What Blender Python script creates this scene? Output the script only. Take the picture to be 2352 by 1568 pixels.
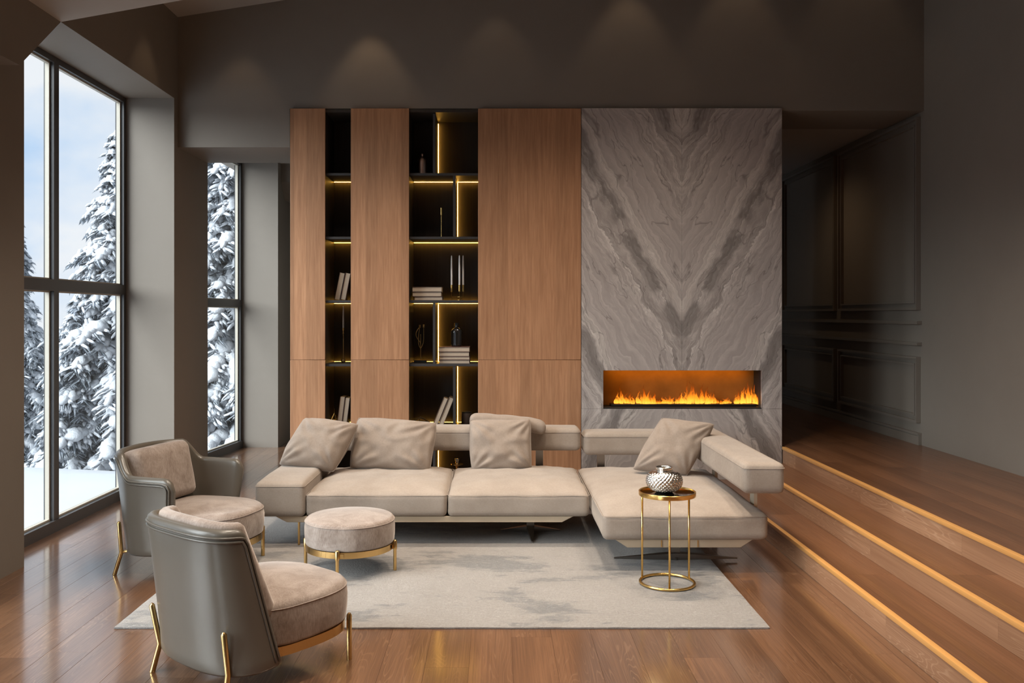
import bpy, bmesh, math, random
from mathutils import Vector, Matrix, Euler, noise

# ------------------------------------------------------------------ camera, sky, sun, exposure
scene = bpy.context.scene
COL = scene.collection
for o in list(bpy.data.objects):
    bpy.data.objects.remove(o)

FPX = 2050.0
cam_d = bpy.data.cameras.new('camera')
cam = bpy.data.objects.new('camera', cam_d)
COL.objects.link(cam)
cam.location = (0.0, 0.0, 1.6)
cam.rotation_euler = (math.radians(90), 0, 0)
cam_d.sensor_width = 36.0
cam_d.lens = FPX / 2352.0 * 36.0
cam_d.shift_x = 36.0 / 2352.0
cam_d.shift_y = -62.0 / 2352.0
cam_d.clip_start = 0.05
cam_d.clip_end = 300
scene.camera = cam

EXPOSURE = 0.0
SKY_STRENGTH = 1.04
SUN_STRENGTH = 9.5
scene.view_settings.view_transform = 'Standard'
scene.view_settings.look = 'None'
scene.view_settings.gamma = 1.0
scene.view_settings.exposure = EXPOSURE
scene.view_settings.use_curve_mapping = False
cy = scene.cycles
cy.use_denoising = True
try:
    cy.denoiser = 'OPENIMAGEDENOISE'
    cy.denoising_input_passes = 'RGB_ALBEDO_NORMAL'
except Exception:
    pass
cy.max_bounces = 10
cy.diffuse_bounces = 6
cy.glossy_bounces = 4
cy.transmission_bounces = 6
cy.transparent_max_bounces = 24
cy.sample_clamp_indirect = 6.0
cy.caustics_reflective = False
cy.caustics_refractive = False

world = bpy.data.worlds.new('winter_sky')
scene.world = world
world.use_nodes = True
wn, wl = world.node_tree.nodes, world.node_tree.links
wn.clear()
w_out = wn.new('ShaderNodeOutputWorld')
w_bg = wn.new('ShaderNodeBackground')
w_tc = wn.new('ShaderNodeTexCoord')
w_map = wn.new('ShaderNodeMapping')
w_map.inputs['Scale'].default_value = (1.0, 1.0, 1.7)
w_map.inputs['Location'].default_value = (0.35, 0.1, 0.2)
w_no = wn.new('ShaderNodeTexNoise')
w_no.inputs['Scale'].default_value = 4.6
w_no.inputs['Detail'].default_value = 6
w_no.inputs['Roughness'].default_value = 0.5
w_cr = wn.new('ShaderNodeValToRGB')
w_cr.color_ramp.elements[0].position = 0.36
w_cr.color_ramp.elements[0].color = (0.50, 0.70, 0.98, 1)
w_cr.color_ramp.elements[1].position = 0.58
w_cr.color_ramp.elements[1].color = (0.93, 0.95, 1.0, 1)
wl.new(w_tc.outputs['Generated'], w_map.inputs['Vector'])
wl.new(w_map.outputs['Vector'], w_no.inputs['Vector'])
wl.new(w_no.outputs['Fac'], w_cr.inputs['Fac'])
wl.new(w_cr.outputs['Color'], w_bg.inputs['Color'])
w_bg.inputs['Strength'].default_value = SKY_STRENGTH
wl.new(w_bg.outputs['Background'], w_out.inputs['Surface'])

sun_d = bpy.data.lights.new('hazy_sun', 'SUN')
sun_d.energy = SUN_STRENGTH
sun_d.angle = math.radians(55)
sun_d.color = (0.93, 0.98, 1.0)
sun = bpy.data.objects.new('hazy_sun', sun_d)
COL.objects.link(sun)
sun.rotation_euler = Vector((0.76, 0.50, -0.50)).to_track_quat('-Z', 'Y').to_euler()
sun.location = (-12, -6, 9)

rnd = random.Random(7)
R = math.radians

# ------------------------------------------------------------------ helpers
def tag(o, label=None, cat=None, group=None, kind=None):
    if label: o['label'] = label
    if cat: o['category'] = cat
    if group: o['group'] = group
    if kind: o['kind'] = kind
    return o

def empty(name, loc=(0, 0, 0), rz=0.0):
    o = bpy.data.objects.new(name, None)
    o.empty_display_size = 0.1
    COL.objects.link(o)
    o.location = loc
    o.rotation_euler = (0, 0, rz)
    return o

def origin_of(p):
    v = Vector((0, 0, 0))
    while p is not None:
        v += p.location
        p = p.parent
    return v

def mk(name, verts, faces, mat, parent=None, smooth=False, world=False, angle=None):
    """one mesh object; world=True means verts are world positions under an unrotated parent"""
    me = bpy.data.meshes.new(name)
    if world:
        if parent is not None:
            off = origin_of(parent)
        else:
            off = Vector((0, 0, 0))
        verts = [(v[0] - off.x, v[1] - off.y, v[2] - off.z) for v in verts]
    me.from_pydata([tuple(v) for v in verts], [], faces)
    me.update()
    bm = bmesh.new(); bm.from_mesh(me)
    bmesh.ops.recalc_face_normals(bm, faces=bm.faces)
    bm.to_mesh(me); bm.free()
    if smooth:
        me.polygons.foreach_set('use_smooth', [True] * len(me.polygons))
        if angle is not None:
            try: me.set_sharp_from_angle(angle=R(angle))
            except Exception: pass
    if mat: me.materials.append(mat)
    o = bpy.data.objects.new(name, me)
    COL.objects.link(o)
    if parent is not None: o.parent = parent
    return o

def box_geo(x0, x1, y0, y1, z0, z1):
    v = [(x0,y0,z0),(x1,y0,z0),(x1,y1,z0),(x0,y1,z0),(x0,y0,z1),(x1,y0,z1),(x1,y1,z1),(x0,y1,z1)]
    f = [(0,3,2,1),(4,5,6,7),(0,1,5,4),(1,2,6,5),(2,3,7,6),(3,0,4,7)]
    return v, f

def join(*geos):
    V, F = [], []
    for v, f in geos:
        n = len(V)
        V += list(v)
        F += [tuple(i + n for i in q) for q in f]
    return V, F

def bevel_obj(o, w, seg=2):
    bm = bmesh.new(); bm.from_mesh(o.data)
    es = [e for e in bm.edges if len(e.link_faces) == 2 and e.calc_face_angle(0) > 0.5]
    bmesh.ops.bevel(bm, geom=es, offset=w, segments=seg, profile=0.6, affect='EDGES', clamp_overlap=True)
    bm.to_mesh(o.data); bm.free()
    o.data.polygons.foreach_set('use_smooth', [True] * len(o.data.polygons))
    try: o.data.set_sharp_from_angle(angle=R(40))
    except Exception: pass
    return o

def box(name, x0, x1, y0, y1, z0, z1, mat, parent=None, bevel=0.0, seg=2, world=True):
    v, f = box_geo(x0, x1, y0, y1, z0, z1)
    o = mk(name, v, f, mat, parent, world=world)
    if bevel: bevel_obj(o, bevel, seg)
    return o

def prism(poly, axis, a, b):
    """poly: 2D points; axis 'x' -> (y,z) poly, 'y' -> (x,z), 'z' -> (x,y)"""
    def P(p, t):
        if axis == 'x': return (t, p[0], p[1])
        if axis == 'y': return (p[0], t, p[1])
        return (p[0], p[1], t)
    n = len(poly)
    v = [P(p, a) for p in poly] + [P(p, b) for p in poly]
    f = [tuple(range(n)), tuple(range(2*n - 1, n - 1, -1))]
    for i in range(n):
        j = (i + 1) % n
        f.append((i, j, n + j, n + i))
    return v, f

def tube(pts, r, seg=8, closed=False, caps=True):
    """round tube along points; r number or list"""
    P = [Vector(p) for p in pts]
    n = len(P)
    rr = r if isinstance(r, (list, tuple)) else [r] * n
    T = []
    for i in range(n):
        if closed: t = P[(i + 1) % n] - P[i - 1]
        else: t = P[min(i + 1, n - 1)] - P[max(i - 1, 0)]
        T.append(t.normalized() if t.length > 1e-9 else Vector((0, 0, 1)))
    up = Vector((0, 0, 1)) if abs(T[0].z) < 0.9 else Vector((1, 0, 0))
    N = (up - T[0] * up.dot(T[0])).normalized()
    V, F = [], []
    for i in range(n):
        N = N - T[i] * N.dot(T[i])
        if N.length < 1e-6: N = T[i].orthogonal()
        N.normalize()
        B = T[i].cross(N)
        for k in range(seg):
            a = 2 * math.pi * k / seg
            V.append(P[i] + (N * math.cos(a) + B * math.sin(a)) * rr[i])
    m = n if closed else n - 1
    for i in range(m):
        i2 = (i + 1) % n
        for k in range(seg):
            k2 = (k + 1) % seg
            F.append((i*seg + k, i*seg + k2, i2*seg + k2, i2*seg + k))
    if not closed and caps:
        F.append(tuple(range(seg - 1, -1, -1)))
        F.append(tuple((n - 1)*seg + k for k in range(seg)))
    return V, F

def lathe(prof, seg=24, cx=0, cy_=0, cz=0, fn=None):
    """prof: (r,z) list bottom to top; closed with fans at r=0 ends"""
    V, F = [], []
    for i, (r, z) in enumerate(prof):
        for k in range(seg):
            a = 2 * math.pi * k / seg
            q = r
            if fn: q = fn(r, z, a, i)
            V.append((cx + q*math.cos(a), cy_ + q*math.sin(a), cz + z))
    for i in range(len(prof) - 1):
        for k in range(seg):
            k2 = (k + 1) % seg
            F.append((i*seg + k, i*seg + k2, (i+1)*seg + k2, (i+1)*seg + k))
    F.append(tuple(range(seg - 1, -1, -1)))
    F.append(tuple((len(prof) - 1)*seg + k for k in range(seg)))
    return V, F

def soft_box(sx, sy, sz, r, nx=14, ny=14, nz=6, puff=0.0, puff_side=0.0, wr=0.0, ws=6.0, seed=0, sag=0.0):
    """rounded box centred on xy with base at z=0, puffed top, wrinkles"""
    faces, idx, V = [], {}, []
    h = (sx/2, sy/2, sz/2)
    def vid(a, b, c):
        key = (a, b, c)
        if key in idx: return idx[key]
        p = Vector(((a/nx*2 - 1)*h[0], (b/ny*2 - 1)*h[1], (c/nz*2 - 1)*h[2]))
        q = Vector([max(-(h[i]-r), min(h[i]-r, p[i])) for i in range(3)])
        d = p - q
        if d.length > 1e-9:
            # spread grid evenly over rounded corner
            m = max(abs(d.x), abs(d.y), abs(d.z))
            p = q + d.normalized() * (r * min(1.0, m / r))
        u, v, w = p.x/h[0], p.y/h[1], p.z/h[2]
        if p.z > 0: p.z += puff * (1 - u**4) * (1 - v**4)
        bx = (1 - v*v) * (1 - w*w)
        p.x += puff_side * (1 if u > 0 else -1) * (abs(u)**6) * bx
        p.y += puff_side * (1 if v > 0 else -1) * (abs(v)**6) * (1 - u*u) * (1 - w*w)
        if wr:
            q2 = Vector((p.x*ws, p.y*ws*0.6, p.z*ws*1.3)) + Vector((seed*3.1, seed*1.7, seed))
            nn = noise.noise(q2) + 0.5*noise.noise(q2*2.3)
            p += Vector((u**3*0.4, v**3*0.4, 1.0 if w > 0.3 else 0.15)) * nn * wr
        if sag: p.z -= sag * math.exp(-((u*1.6)**2 + (v*1.6)**2)) * (1 if w > 0 else 0)
        idx[key] = len(V)
        V.append((p.x, p.y, p.z + h[2]))
        return idx[key]
    for a in range(nx):
        for b in range(ny):
            faces.append((vid(a,b,0), vid(a,b+1,0), vid(a+1,b+1,0), vid(a+1,b,0)))
            faces.append((vid(a,b,nz), vid(a+1,b,nz), vid(a+1,b+1,nz), vid(a,b+1,nz)))
    for a in range(nx):
        for c in range(nz):
            faces.append((vid(a,0,c), vid(a+1,0,c), vid(a+1,0,c+1), vid(a,0,c+1)))
            faces.append((vid(a,ny,c), vid(a,ny,c+1), vid(a+1,ny,c+1), vid(a+1,ny,c)))
    for b in range(ny):
        for c in range(nz):
            faces.append((vid(0,b,c), vid(0,b,c+1), vid(0,b+1,c+1), vid(0,b+1,c)))
            faces.append((vid(nx,b,c), vid(nx,b+1,c), vid(nx,b+1,c+1), vid(nx,b,c+1)))
    return V, faces

def shift(geo, dx=0, dy=0, dz=0):
    return [(v[0]+dx, v[1]+dy, v[2]+dz) for v in geo[0]], geo[1]

def xform(geo, M):
    return [tuple(M @ Vector(v)) for v in geo[0]], geo[1]

def puck(outline, prof, dome=0.0):
    """outline: 2D closed points around origin; prof: (scale, z) bottom to top; ends fan-filled via shrinking rings"""
    n = len(outline)
    V, F = [], []
    for s, z in prof:
        for (x, y) in outline:
            V.append((x*s, y*s, z))
    for i in range(len(prof) - 1):
        for k in range(n):
            k2 = (k + 1) % n
            F.append((i*n + k, i*n + k2, (i+1)*n + k2, (i+1)*n + k))
    F.append(tuple(range(n - 1, -1, -1)))
    F.append(tuple((len(prof) - 1)*n + k for k in range(n)))
    return V, F

# ------------------------------------------------------------------ node helper and materials
class G:
    def __init__(s, name, rough=0.5, metal=0.0, spec=0.5):
        s.m = bpy.data.materials.new(name)
        s.m.use_nodes = True
        s.t = s.m.node_tree
        s.t.nodes.clear()
        s.out = s.t.nodes.new('ShaderNodeOutputMaterial')
        s.b = s.t.nodes.new('ShaderNodeBsdfPrincipled')
        s.t.links.new(s.b.outputs[0], s.out.inputs['Surface'])
        s.b.inputs['Roughness'].default_value = rough
        s.b.inputs['Metallic'].default_value = metal
        s.b.inputs['Specular IOR Level'].default_value = spec
    def n(s, t, **kw):
        nd = s.t.nodes.new(t)
        for k, v in kw.items(): setattr(nd, k, v)
        return nd
    def put(s, sock, v):
        if isinstance(v, bpy.types.NodeSocket): s.t.links.new(v, sock)
        elif isinstance(v, (tuple, list)) and len(v) == 3 and sock.type == 'RGBA': sock.default_value = (*v, 1)
        else: sock.default_value = v
    def obj(s): return s.n('ShaderNodeTexCoord').outputs['Object']
    def gen(s): return s.n('ShaderNodeTexCoord').outputs['Generated']
    def pos(s): return s.n('ShaderNodeNewGeometry').outputs['Position']
    def rand(s): return s.n('ShaderNodeObjectInfo').outputs['Random']
    def math(s, op, a, b=0.0, c=None, clamp=False):
        nd = s.n('ShaderNodeMath', operation=op, use_clamp=clamp)
        s.put(nd.inputs[0], a); s.put(nd.inputs[1], b)
        if c is not None: s.put(nd.inputs[2], c)
        return nd.outputs[0]
    def vm(s, op, a, b):
        nd = s.n('ShaderNodeVectorMath', operation=op)
        s.put(nd.inputs[0], a); s.put(nd.inputs[1], b)
        return nd.outputs[0]
    def sep(s, v):
        nd = s.n('ShaderNodeSeparateXYZ'); s.put(nd.inputs[0], v); return nd.outputs
    def comb(s, x, y, z):
        nd = s.n('ShaderNodeCombineXYZ')
        for i, q in enumerate((x, y, z)): s.put(nd.inputs[i], q)
        return nd.outputs[0]
    def scale(s, v, sc, loc=(0, 0, 0)):
        nd = s.n('ShaderNodeMapping'); s.put(nd.inputs[0], v)
        nd.inputs['Scale'].default_value = sc; nd.inputs['Location'].default_value = loc
        return nd.outputs[0]
    def noise(s, v, scale=5.0, detail=4.0, rough=0.55, dist=0.0, col=False):
        nd = s.n('ShaderNodeTexNoise'); s.put(nd.inputs['Vector'], v)
        nd.inputs['Scale'].default_value = scale; nd.inputs['Detail'].default_value = detail
        nd.inputs['Roughness'].default_value = rough; nd.inputs['Distortion'].default_value = dist
        return nd.outputs['Color' if col else 'Fac']
    def vor(s, v, scale=5.0, feature='F1'):
        nd = s.n('ShaderNodeTexVoronoi', feature=feature); s.put(nd.inputs['Vector'], v)
        nd.inputs['Scale'].default_value = scale
        return nd.outputs['Distance']
    def ramp(s, f, stops, interp='LINEAR'):
        nd = s.n('ShaderNodeValToRGB'); s.put(nd.inputs[0], f)
        cr = nd.color_ramp; cr.interpolation = interp
        while len(cr.elements) < len(stops): cr.elements.new(0.5)
        for e, (p, c) in zip(cr.elements, stops):
            e.position = p
            e.color = (c, c, c, 1) if isinstance(c, (int, float)) else (*c, 1)
        return nd.outputs[0]
    def mix(s, f, a, b, mode='MIX'):
        nd = s.n('ShaderNodeMix', data_type='RGBA', blend_type=mode)
        s.put(nd.inputs['Factor'], f)
        s.put(nd.inputs[6], a); s.put(nd.inputs[7], b)
        return nd.outputs[2]
    def hsv(s, c, h=0.5, sat=1.0, v=1.0):
        nd = s.n('ShaderNodeHueSaturation')
        s.put(nd.inputs['Hue'], h); s.put(nd.inputs['Saturation'], sat); s.put(nd.inputs['Value'], v); s.put(nd.inputs['Color'], c)
        return nd.outputs[0]
    def col(s, c): s.put(s.b.inputs['Base Color'], c); return s
    def rough(s, r): s.put(s.b.inputs['Roughness'], r); return s
    def bump(s, h, strength=0.2, dist=0.01):
        nd = s.n('ShaderNodeBump'); s.put(nd.inputs['Height'], h)
        nd.inputs['Strength'].default_value = strength; nd.inputs['Distance'].default_value = dist
        s.t.links.new(nd.outputs[0], s.b.inputs['Normal'])
        return s
    def sheen(s, w, c=(1, 1, 1), r=0.4):
        s.b.inputs['Sheen Weight'].default_value = w
        s.b.inputs['Sheen Roughness'].default_value = r
        s.b.inputs['Sheen Tint'].default_value = (*c, 1)
        return s

def m_plain(name, c, rough=0.5, metal=0.0, spec=0.5, var=0.08, sc=8.0):
    g = G(name, rough, metal, spec)
    nz = g.noise(g.obj(), sc, 4)
    g.col(g.mix(nz, tuple(x*(1-var) for x in c), tuple(min(1, x*(1+var)) for x in c)))
    return g.m

M = {}
def m_wall():
    g = G('wall_paint', 0.62, spec=0.25)
    p = g.pos()
    n1 = g.noise(p, 1.3, 4, 0.6)
    n2 = g.noise(p, 9.0, 3, 0.6)
    c = g.mix(n1, (0.20, 0.172, 0.145), (0.24, 0.21, 0.18))
    c = g.mix(g.math('MULTIPLY', n2, 0.25), c, (0.25, 0.22, 0.19))
    g.col(c); g.bump(g.noise(p, 60, 3, 0.6), 0.12, 0.004)
    return g.m
M['wall'] = m_wall()

def m_ceiling():
    g = G('ceiling_lit_paint', 0.7, spec=0.2)
    p = g.pos()
    g.col(g.mix(g.noise(p, 2.0, 4), (0.36, 0.325, 0.288), (0.41, 0.372, 0.332)))  # wall colour made lighter, bounce light from the floor put into it
    g.bump(g.noise(p, 70, 3), 0.08, 0.003)
    return g.m
M['ceiling'] = m_ceiling()
M['trim'] = m_plain('trim_satin_paint', (0.20, 0.174, 0.148), 0.34)

def m_floorwood(name, cols, axis='y', rough=0.32, contrast=1.0, coat=1.0):
    g = G(name, rough, spec=0.5)
    o = g.obj(); rd = g.rand()
    off = g.comb(g.math('MULTIPLY', rd, 13.0), g.math('MULTIPLY', rd, 37.0), g.math('MULTIPLY', rd, 5.0))
    v = g.vm('ADD', o, off)
    s_long = (9.0, 0.85, 9.0) if axis == 'y' else (0.85, 9.0, 9.0)
    v1 = g.scale(v, s_long)
    base = g.noise(v1, 1.0, 2.0, 0.45, 0.35)
    rings = g.math('SINE', g.math('MULTIPLY', base, 170.0))
    lines = g.ramp(rings, [(0.0, 0.0), (0.70, 0.05), (0.97, 1.0)])
    mask = g.ramp(g.noise(g.scale(v, tuple(q*0.35 for q in s_long)), 1.3, 2), [(0.42, 0.0), (0.62, 1.0)])
    fine = g.noise(g.scale(v, tuple(q*(16 if q > 2 else 2.5) for q in s_long)), 1.0, 4, 0.6)
    broad = g.noise(g.scale(v, tuple(q*0.5 for q in s_long)), 1.0, 3, 0.5)
    c = g.mix(g.ramp(broad, [(0.36, 0.0), (0.64, 1.0)]), tuple(q*0.82 for q in cols[0]), tuple(q*1.12 for q in cols[1]))
    c = g.mix(g.ramp(fine, [(0.40, 0.0), (0.70, 0.75)]), c, cols[2])
    c = g.mix(g.math('MULTIPLY', g.math('MULTIPLY', lines, mask), 0.30*contrast), c, cols[3])
    c = g.hsv(c, 0.5, 1.0, g.math('ADD', 0.93, g.math('MULTIPLY', rd, 0.14)))
    g.col(c)
    g.rough(g.math('ADD', rough - 0.04, g.math('MULTIPLY', fine, 0.12)))
    g.bump(g.math('ADD', g.math('MULTIPLY', fine, 0.5), g.math('MULTIPLY', lines, 0.2)), 0.06, 0.003)
    g.b.inputs['Coat Weight'].default_value = coat
    g.b.inputs['Coat Roughness'].default_value = 0.13
    g.b.inputs['Coat IOR'].default_value = 2.1
    return g.m
FLC = ((0.138, 0.061, 0.028), (0.185, 0.088, 0.043), (0.084, 0.036, 0.017), (0.32, 0.185, 0.105))
M['floor'] = m_floorwood('floor_oak', FLC, contrast=1.3)
RSC = ((0.36, 0.19, 0.105), (0.44, 0.25, 0.145), (0.28, 0.14, 0.075), (0.64, 0.43, 0.28))  # same oak as the floor, light on the risers put into its tone
M['riser'] = m_floorwood('riser_oak_lit', RSC, rough=0.4, contrast=1.3, coat=0.2)
TRC = ((0.145, 0.062, 0.028), (0.19, 0.085, 0.040), (0.105, 0.042, 0.019), (0.27, 0.145, 0.08))
M['tread'] = m_floorwood('tread_oak', TRC, rough=0.35, contrast=0.6, coat=0.4)
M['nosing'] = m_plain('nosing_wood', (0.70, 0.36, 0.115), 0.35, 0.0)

def m_veneer():
    g = G('walnut_veneer', 0.42, spec=0.4)
    p = g.pos()
    x, y, z = g.sep(p)
    xs = g.math('MULTIPLY', x, 9.5)
    strip = g.n('ShaderNodeTexWhiteNoise', noise_dimensions='2D')
    g.put(strip.inputs['Vector'], g.comb(g.math('FLOOR', xs), g.math('FLOOR', g.math('DIVIDE', g.math('ADD', z, 1.052), 2.25)), 0.0))
    sv = strip.outputs['Value']
    v = g.comb(g.math('ADD', x, g.math('MULTIPLY', sv, 9.0)), y, g.math('MULTIPLY', z, 0.055))
    grain = g.noise(v, 55.0, 5, 0.6, 0.4)
    wide = g.noise(g.comb(g.math('ADD', x, sv), 0.0, g.math('MULTIPLY', z, 0.12)), 9.0, 3, 0.5, 0.3)
    c = g.mix(g.ramp(grain, [(0.3, 0.0), (0.7, 1.0)]), (0.29, 0.14, 0.072), (0.48, 0.258, 0.142))
    c = g.mix(g.math('MULTIPLY', wide, 0.6), c, (0.385, 0.198, 0.106))
    c = g.hsv(c, 0.5, 1.0, g.math('ADD', 0.90, g.math('MULTIPLY', sv, 0.24)))
    g.col(c); g.bump(grain, 0.05, 0.002)
    return g.m
M['veneer'] = m_veneer()

def m_blackwood():
    g = G('blackened_oak', 0.5, spec=0.35)
    p = g.pos()
    gr = g.noise(g.scale(p, (60, 60, 2.0)), 1.0, 4, 0.6)
    g.col(g.mix(gr, (0.028, 0.023, 0.020), (0.060, 0.050, 0.043)))
    g.bump(gr, 0.15, 0.002)
    return g.m
M['black'] = m_blackwood()
M['shelf'] = m_plain('shelf_charcoal', (0.035, 0.033, 0.034), 0.45)

def m_emit(name, c, s):
    g = G(name)
    e = g.n('ShaderNodeEmission'); e.inputs[0].default_value = (*c, 1); e.inputs[1].default_value = s
    g.t.links.new(e.outputs[0], g.out.inputs['Surface'])
    return g.m
M['led'] = m_emit('led_warm', (1.0, 0.50, 0.075), 22.0)

def m_marble():
    g = G('grey_bookmatched_marble', 0.38, spec=0.45)
    p = g.pos()
    x, y, z = g.sep(p)
    XC, ZS, PER = 1.642, 0.765, 1.66
    ax = g.math('ABSOLUTE', g.math('SUBTRACT', x, XC))
    # below the low joint the slab is flipped
    zz = g.math('ADD', g.math('ABSOLUTE', g.math('SUBTRACT', z, ZS)), ZS)
    wob = g.noise(g.comb(ax, 0.3, zz), 2.6, 4, 0.6)
    wob = g.math('MULTIPLY', g.math('SUBTRACT', wob, 0.5), 0.22)
    # across-vein coordinate, period 0.872
    c = g.math('SUBTRACT', g.math('MULTIPLY', ax, 0.883), g.math('MULTIPLY', zz, 0.47))
    c = g.math('ADD', c, wob)
    al = g.math('ADD', g.math('MULTIPLY', ax, 0.47), g.math('MULTIPLY', zz, 0.883))
    ph = g.math('FRACT', g.math('ADD', g.math('DIVIDE', c, 0.78), 1.039))
    # streak noises stretched along the veins
    st1 = g.noise(g.comb(g.math('MULTIPLY', c, 13.0), g.math('MULTIPLY', al, 1.1), 1.7), 1.0, 6, 0.62, 0.5)
    st2 = g.noise(g.comb(g.math('MULTIPLY', c, 30.0), g.math('MULTIPLY', al, 4.2), 4.2), 1.0, 8, 0.72, 1.2)
    busy = g.ramp(ph, [(0.0, 0.05), (0.02, 1.0), (0.42, 1.0), (0.55, 0.35), (0.7, 0.16), (1.0, 0.12)])
    base = g.ramp(st1, [(0.25, (0.32, 0.28, 0.265)), (0.5, (0.42, 0.375, 0.357)), (0.75, (0.51, 0.46, 0.44))])
    vein = g.ramp(st2, [(0.34, (0.12, 0.104, 0.10)), (0.43, (0.26, 0.232, 0.222)), (0.52, (0.46, 0.415, 0.395)), (0.60, (0.80, 0.75, 0.71))])
    col = g.mix(g.math('MULTIPLY', busy, 0.85), base, vein)
    # strata: crisp pale edge fading into a darker bed
    wrp = g.math('MULTIPLY', g.noise(g.comb(g.math('MULTIPLY', c, 5.0), g.math('MULTIPLY', al, 2.2), 2.2), 1.0, 6, 0.65, 0.5), 1.7)
    sw = g.math('FRACT', g.math('ADD', g.math('MULTIPLY', c, 7.5), wrp))
    strat = g.ramp(sw, [(0.0, (0.20, 0.178, 0.17)), (0.03, (0.82, 0.77, 0.73)), (0.10, (0.52, 0.47, 0.45)), (0.55, (0.36, 0.32, 0.305)), (1.0, (0.19, 0.168, 0.16))])
    col = g.mix(g.math('MULTIPLY', busy, 0.55), col, strat)
    fan = g.ramp(g.math('FRACT', g.math('ADD', g.math('MULTIPLY', c, 11.0), g.math('MULTIPLY', wrp, 0.8))), [(0.0, (0.26, 0.225, 0.21)), (0.04, (0.56, 0.51, 0.485)), (0.5, (0.43, 0.385, 0.365)), (1.0, (0.35, 0.31, 0.295))])
    col = g.mix(0.35, col, fan)
    # bright ribbon with a dark belt beside it
    rib = g.ramp(ph, [(0.0, 0.0), (0.010, 1.0), (0.022, 0.55), (0.085, 0.35), (0.12, 0.0), (1.0, 0.0)])
    col = g.mix(rib, col, g.mix(st2, (0.40, 0.36, 0.335), (0.70, 0.65, 0.61)))
    patch = g.ramp(g.noise(g.comb(g.math('MULTIPLY', c, 4.0), g.math('MULTIPLY', al, 2.0), 9.0), 1.0, 3, 0.6), [(0.44, 0.0), (0.52, 1.0)])
    belt = g.ramp(ph, [(0.0, 0.0), (0.10, 0.0), (0.14, 0.85), (0.25, 0.75), (0.31, 0.0), (1.0, 0.0)])
    col = g.mix(g.math('MULTIPLY', g.math('MULTIPLY', belt, patch), 0.75), col, (0.13, 0.115, 0.11))
    # thin dark lines
    ln = g.math('ABSOLUTE', g.math('SUBTRACT', g.noise(g.comb(g.math('MULTIPLY', c, 6.0), g.math('MULTIPLY', al, 1.0), 7.3), 1.0, 3, 0.5, 0.6), 0.5))
    col = g.mix(g.ramp(ln, [(0.0, 0.55), (0.012, 0.0)]), col, (0.11, 0.095, 0.09))
    g.col(col); g.bump(st2, 0.05, 0.002)
    return g.m
M['marble'] = m_marble()

def m_fabric(name, c1, c2, sc=520.0, sheen=0.25, blot=3.0, rough=0.9, blotmix=0.5):
    g = G(name, rough, spec=0.15)
    o = g.obj()
    weave = g.math('MULTIPLY', g.noise(g.scale(o, (sc, sc*0.12, sc*0.12)), 1.0, 2), 1.0)
    weave2 = g.noise(g.scale(o, (sc*0.12, sc*0.12, sc)), 1.0, 2)
    w = g.math('ADD', g.math('MULTIPLY', weave, 0.5), g.math('MULTIPLY', weave2, 0.5))
    b = g.noise(o, blot, 5, 0.65)
    f = g.math('ADD', g.math('MULTIPLY', w, 1 - blotmix), g.math('MULTIPLY', b, blotmix))
    g.col(g.mix(g.ramp(f, [(0.36, 0.0), (0.64, 1.0)]), c1, c2))
    g.bump(w, 0.18, 0.002); g.sheen(sheen, (1, 0.95, 0.9))
    return g.m
M['sofa'] = m_fabric('sofa_linen', (0.285, 0.235, 0.196), (0.40, 0.338, 0.288))
M['pillow'] = m_fabric('pillow_linen', (0.265, 0.212, 0.175), (0.36, 0.297, 0.25), blot=4.0)

def m_velvet():
    g = G('chair_chenille', 0.85, spec=0.2)
    o = g.obj()
    a = g.noise(o, 7.0, 6, 0.7, 0.6)
    b = g.noise(g.scale(o, (160, 160, 40)), 1.0, 3, 0.7)
    f = g.math('ADD', g.math('MULTIPLY', a, 0.62), g.math('MULTIPLY', b, 0.38))
    g.col(g.mix(g.ramp(f, [(0.36, 0.0), (0.62, 1.0)]), (0.215, 0.165, 0.137), (0.40, 0.335, 0.295)))
    g.bump(b, 0.25, 0.003); g.sheen(0.7, (1, 0.93, 0.88), 0.35)
    return g.m
M['velvet'] = m_velvet()

def m_leather(name, c, rough=0.30):
    g = G(name, rough, spec=0.5)
    o = g.obj()
    v = g.vor(o, 260.0)
    n = g.noise(o, 5.0, 3)
    g.col(g.mix(n, tuple(q*0.88 for q in c), tuple(q*1.1 for q in c)))
    g.bump(v, 0.08, 0.001)
    return g.m
M['leather'] = m_leather('taupe_leather', (0.118, 0.103, 0.084))

def m_metal(name, c, rough, sc=(60, 60, 6)):
    g = G(name, rough, 1.0)
    n = g.noise(g.scale(g.obj(), sc), 1.0, 3)
    g.col(g.mix(n, tuple(q*0.93 for q in c), c))
    g.rough(g.math('ADD', rough - 0.02, g.math('MULTIPLY', n, 0.04)))
    return g.m
M['brass'] = m_metal('brushed_brass', (0.70, 0.46, 0.19), 0.28)
M['gold'] = m_metal('satin_gold', (0.83, 0.56, 0.20), 0.24)
M['steel'] = m_metal('dark_steel', (0.30, 0.28, 0.26), 0.3)
M['frame'] = m_plain('window_frame_anthracite', (0.055, 0.054, 0.055), 0.35)
M['frame_in'] = m_plain('window_seal_cream', (0.50, 0.46, 0.39), 0.5)
M['sofabase'] = m_plain('sofa_base_champagne', (0.52, 0.43, 0.32), 0.35, 0.3)
M['darkmetal'] = m_plain('blackened_metal', (0.03, 0.028, 0.027), 0.4, 0.6)
M['wax'] = m_plain('candle_wax', (0.80, 0.79, 0.78), 0.45)
M['paper'] = m_plain('book_pages', (0.46, 0.37, 0.285), 0.8, sc=60)
M['mirror'] = m_metal('mirror_top', (0.80, 0.78, 0.74), 0.03)
M['silver'] = m_metal('mercury_glass', (0.93, 0.89, 0.83), 0.16)
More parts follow.
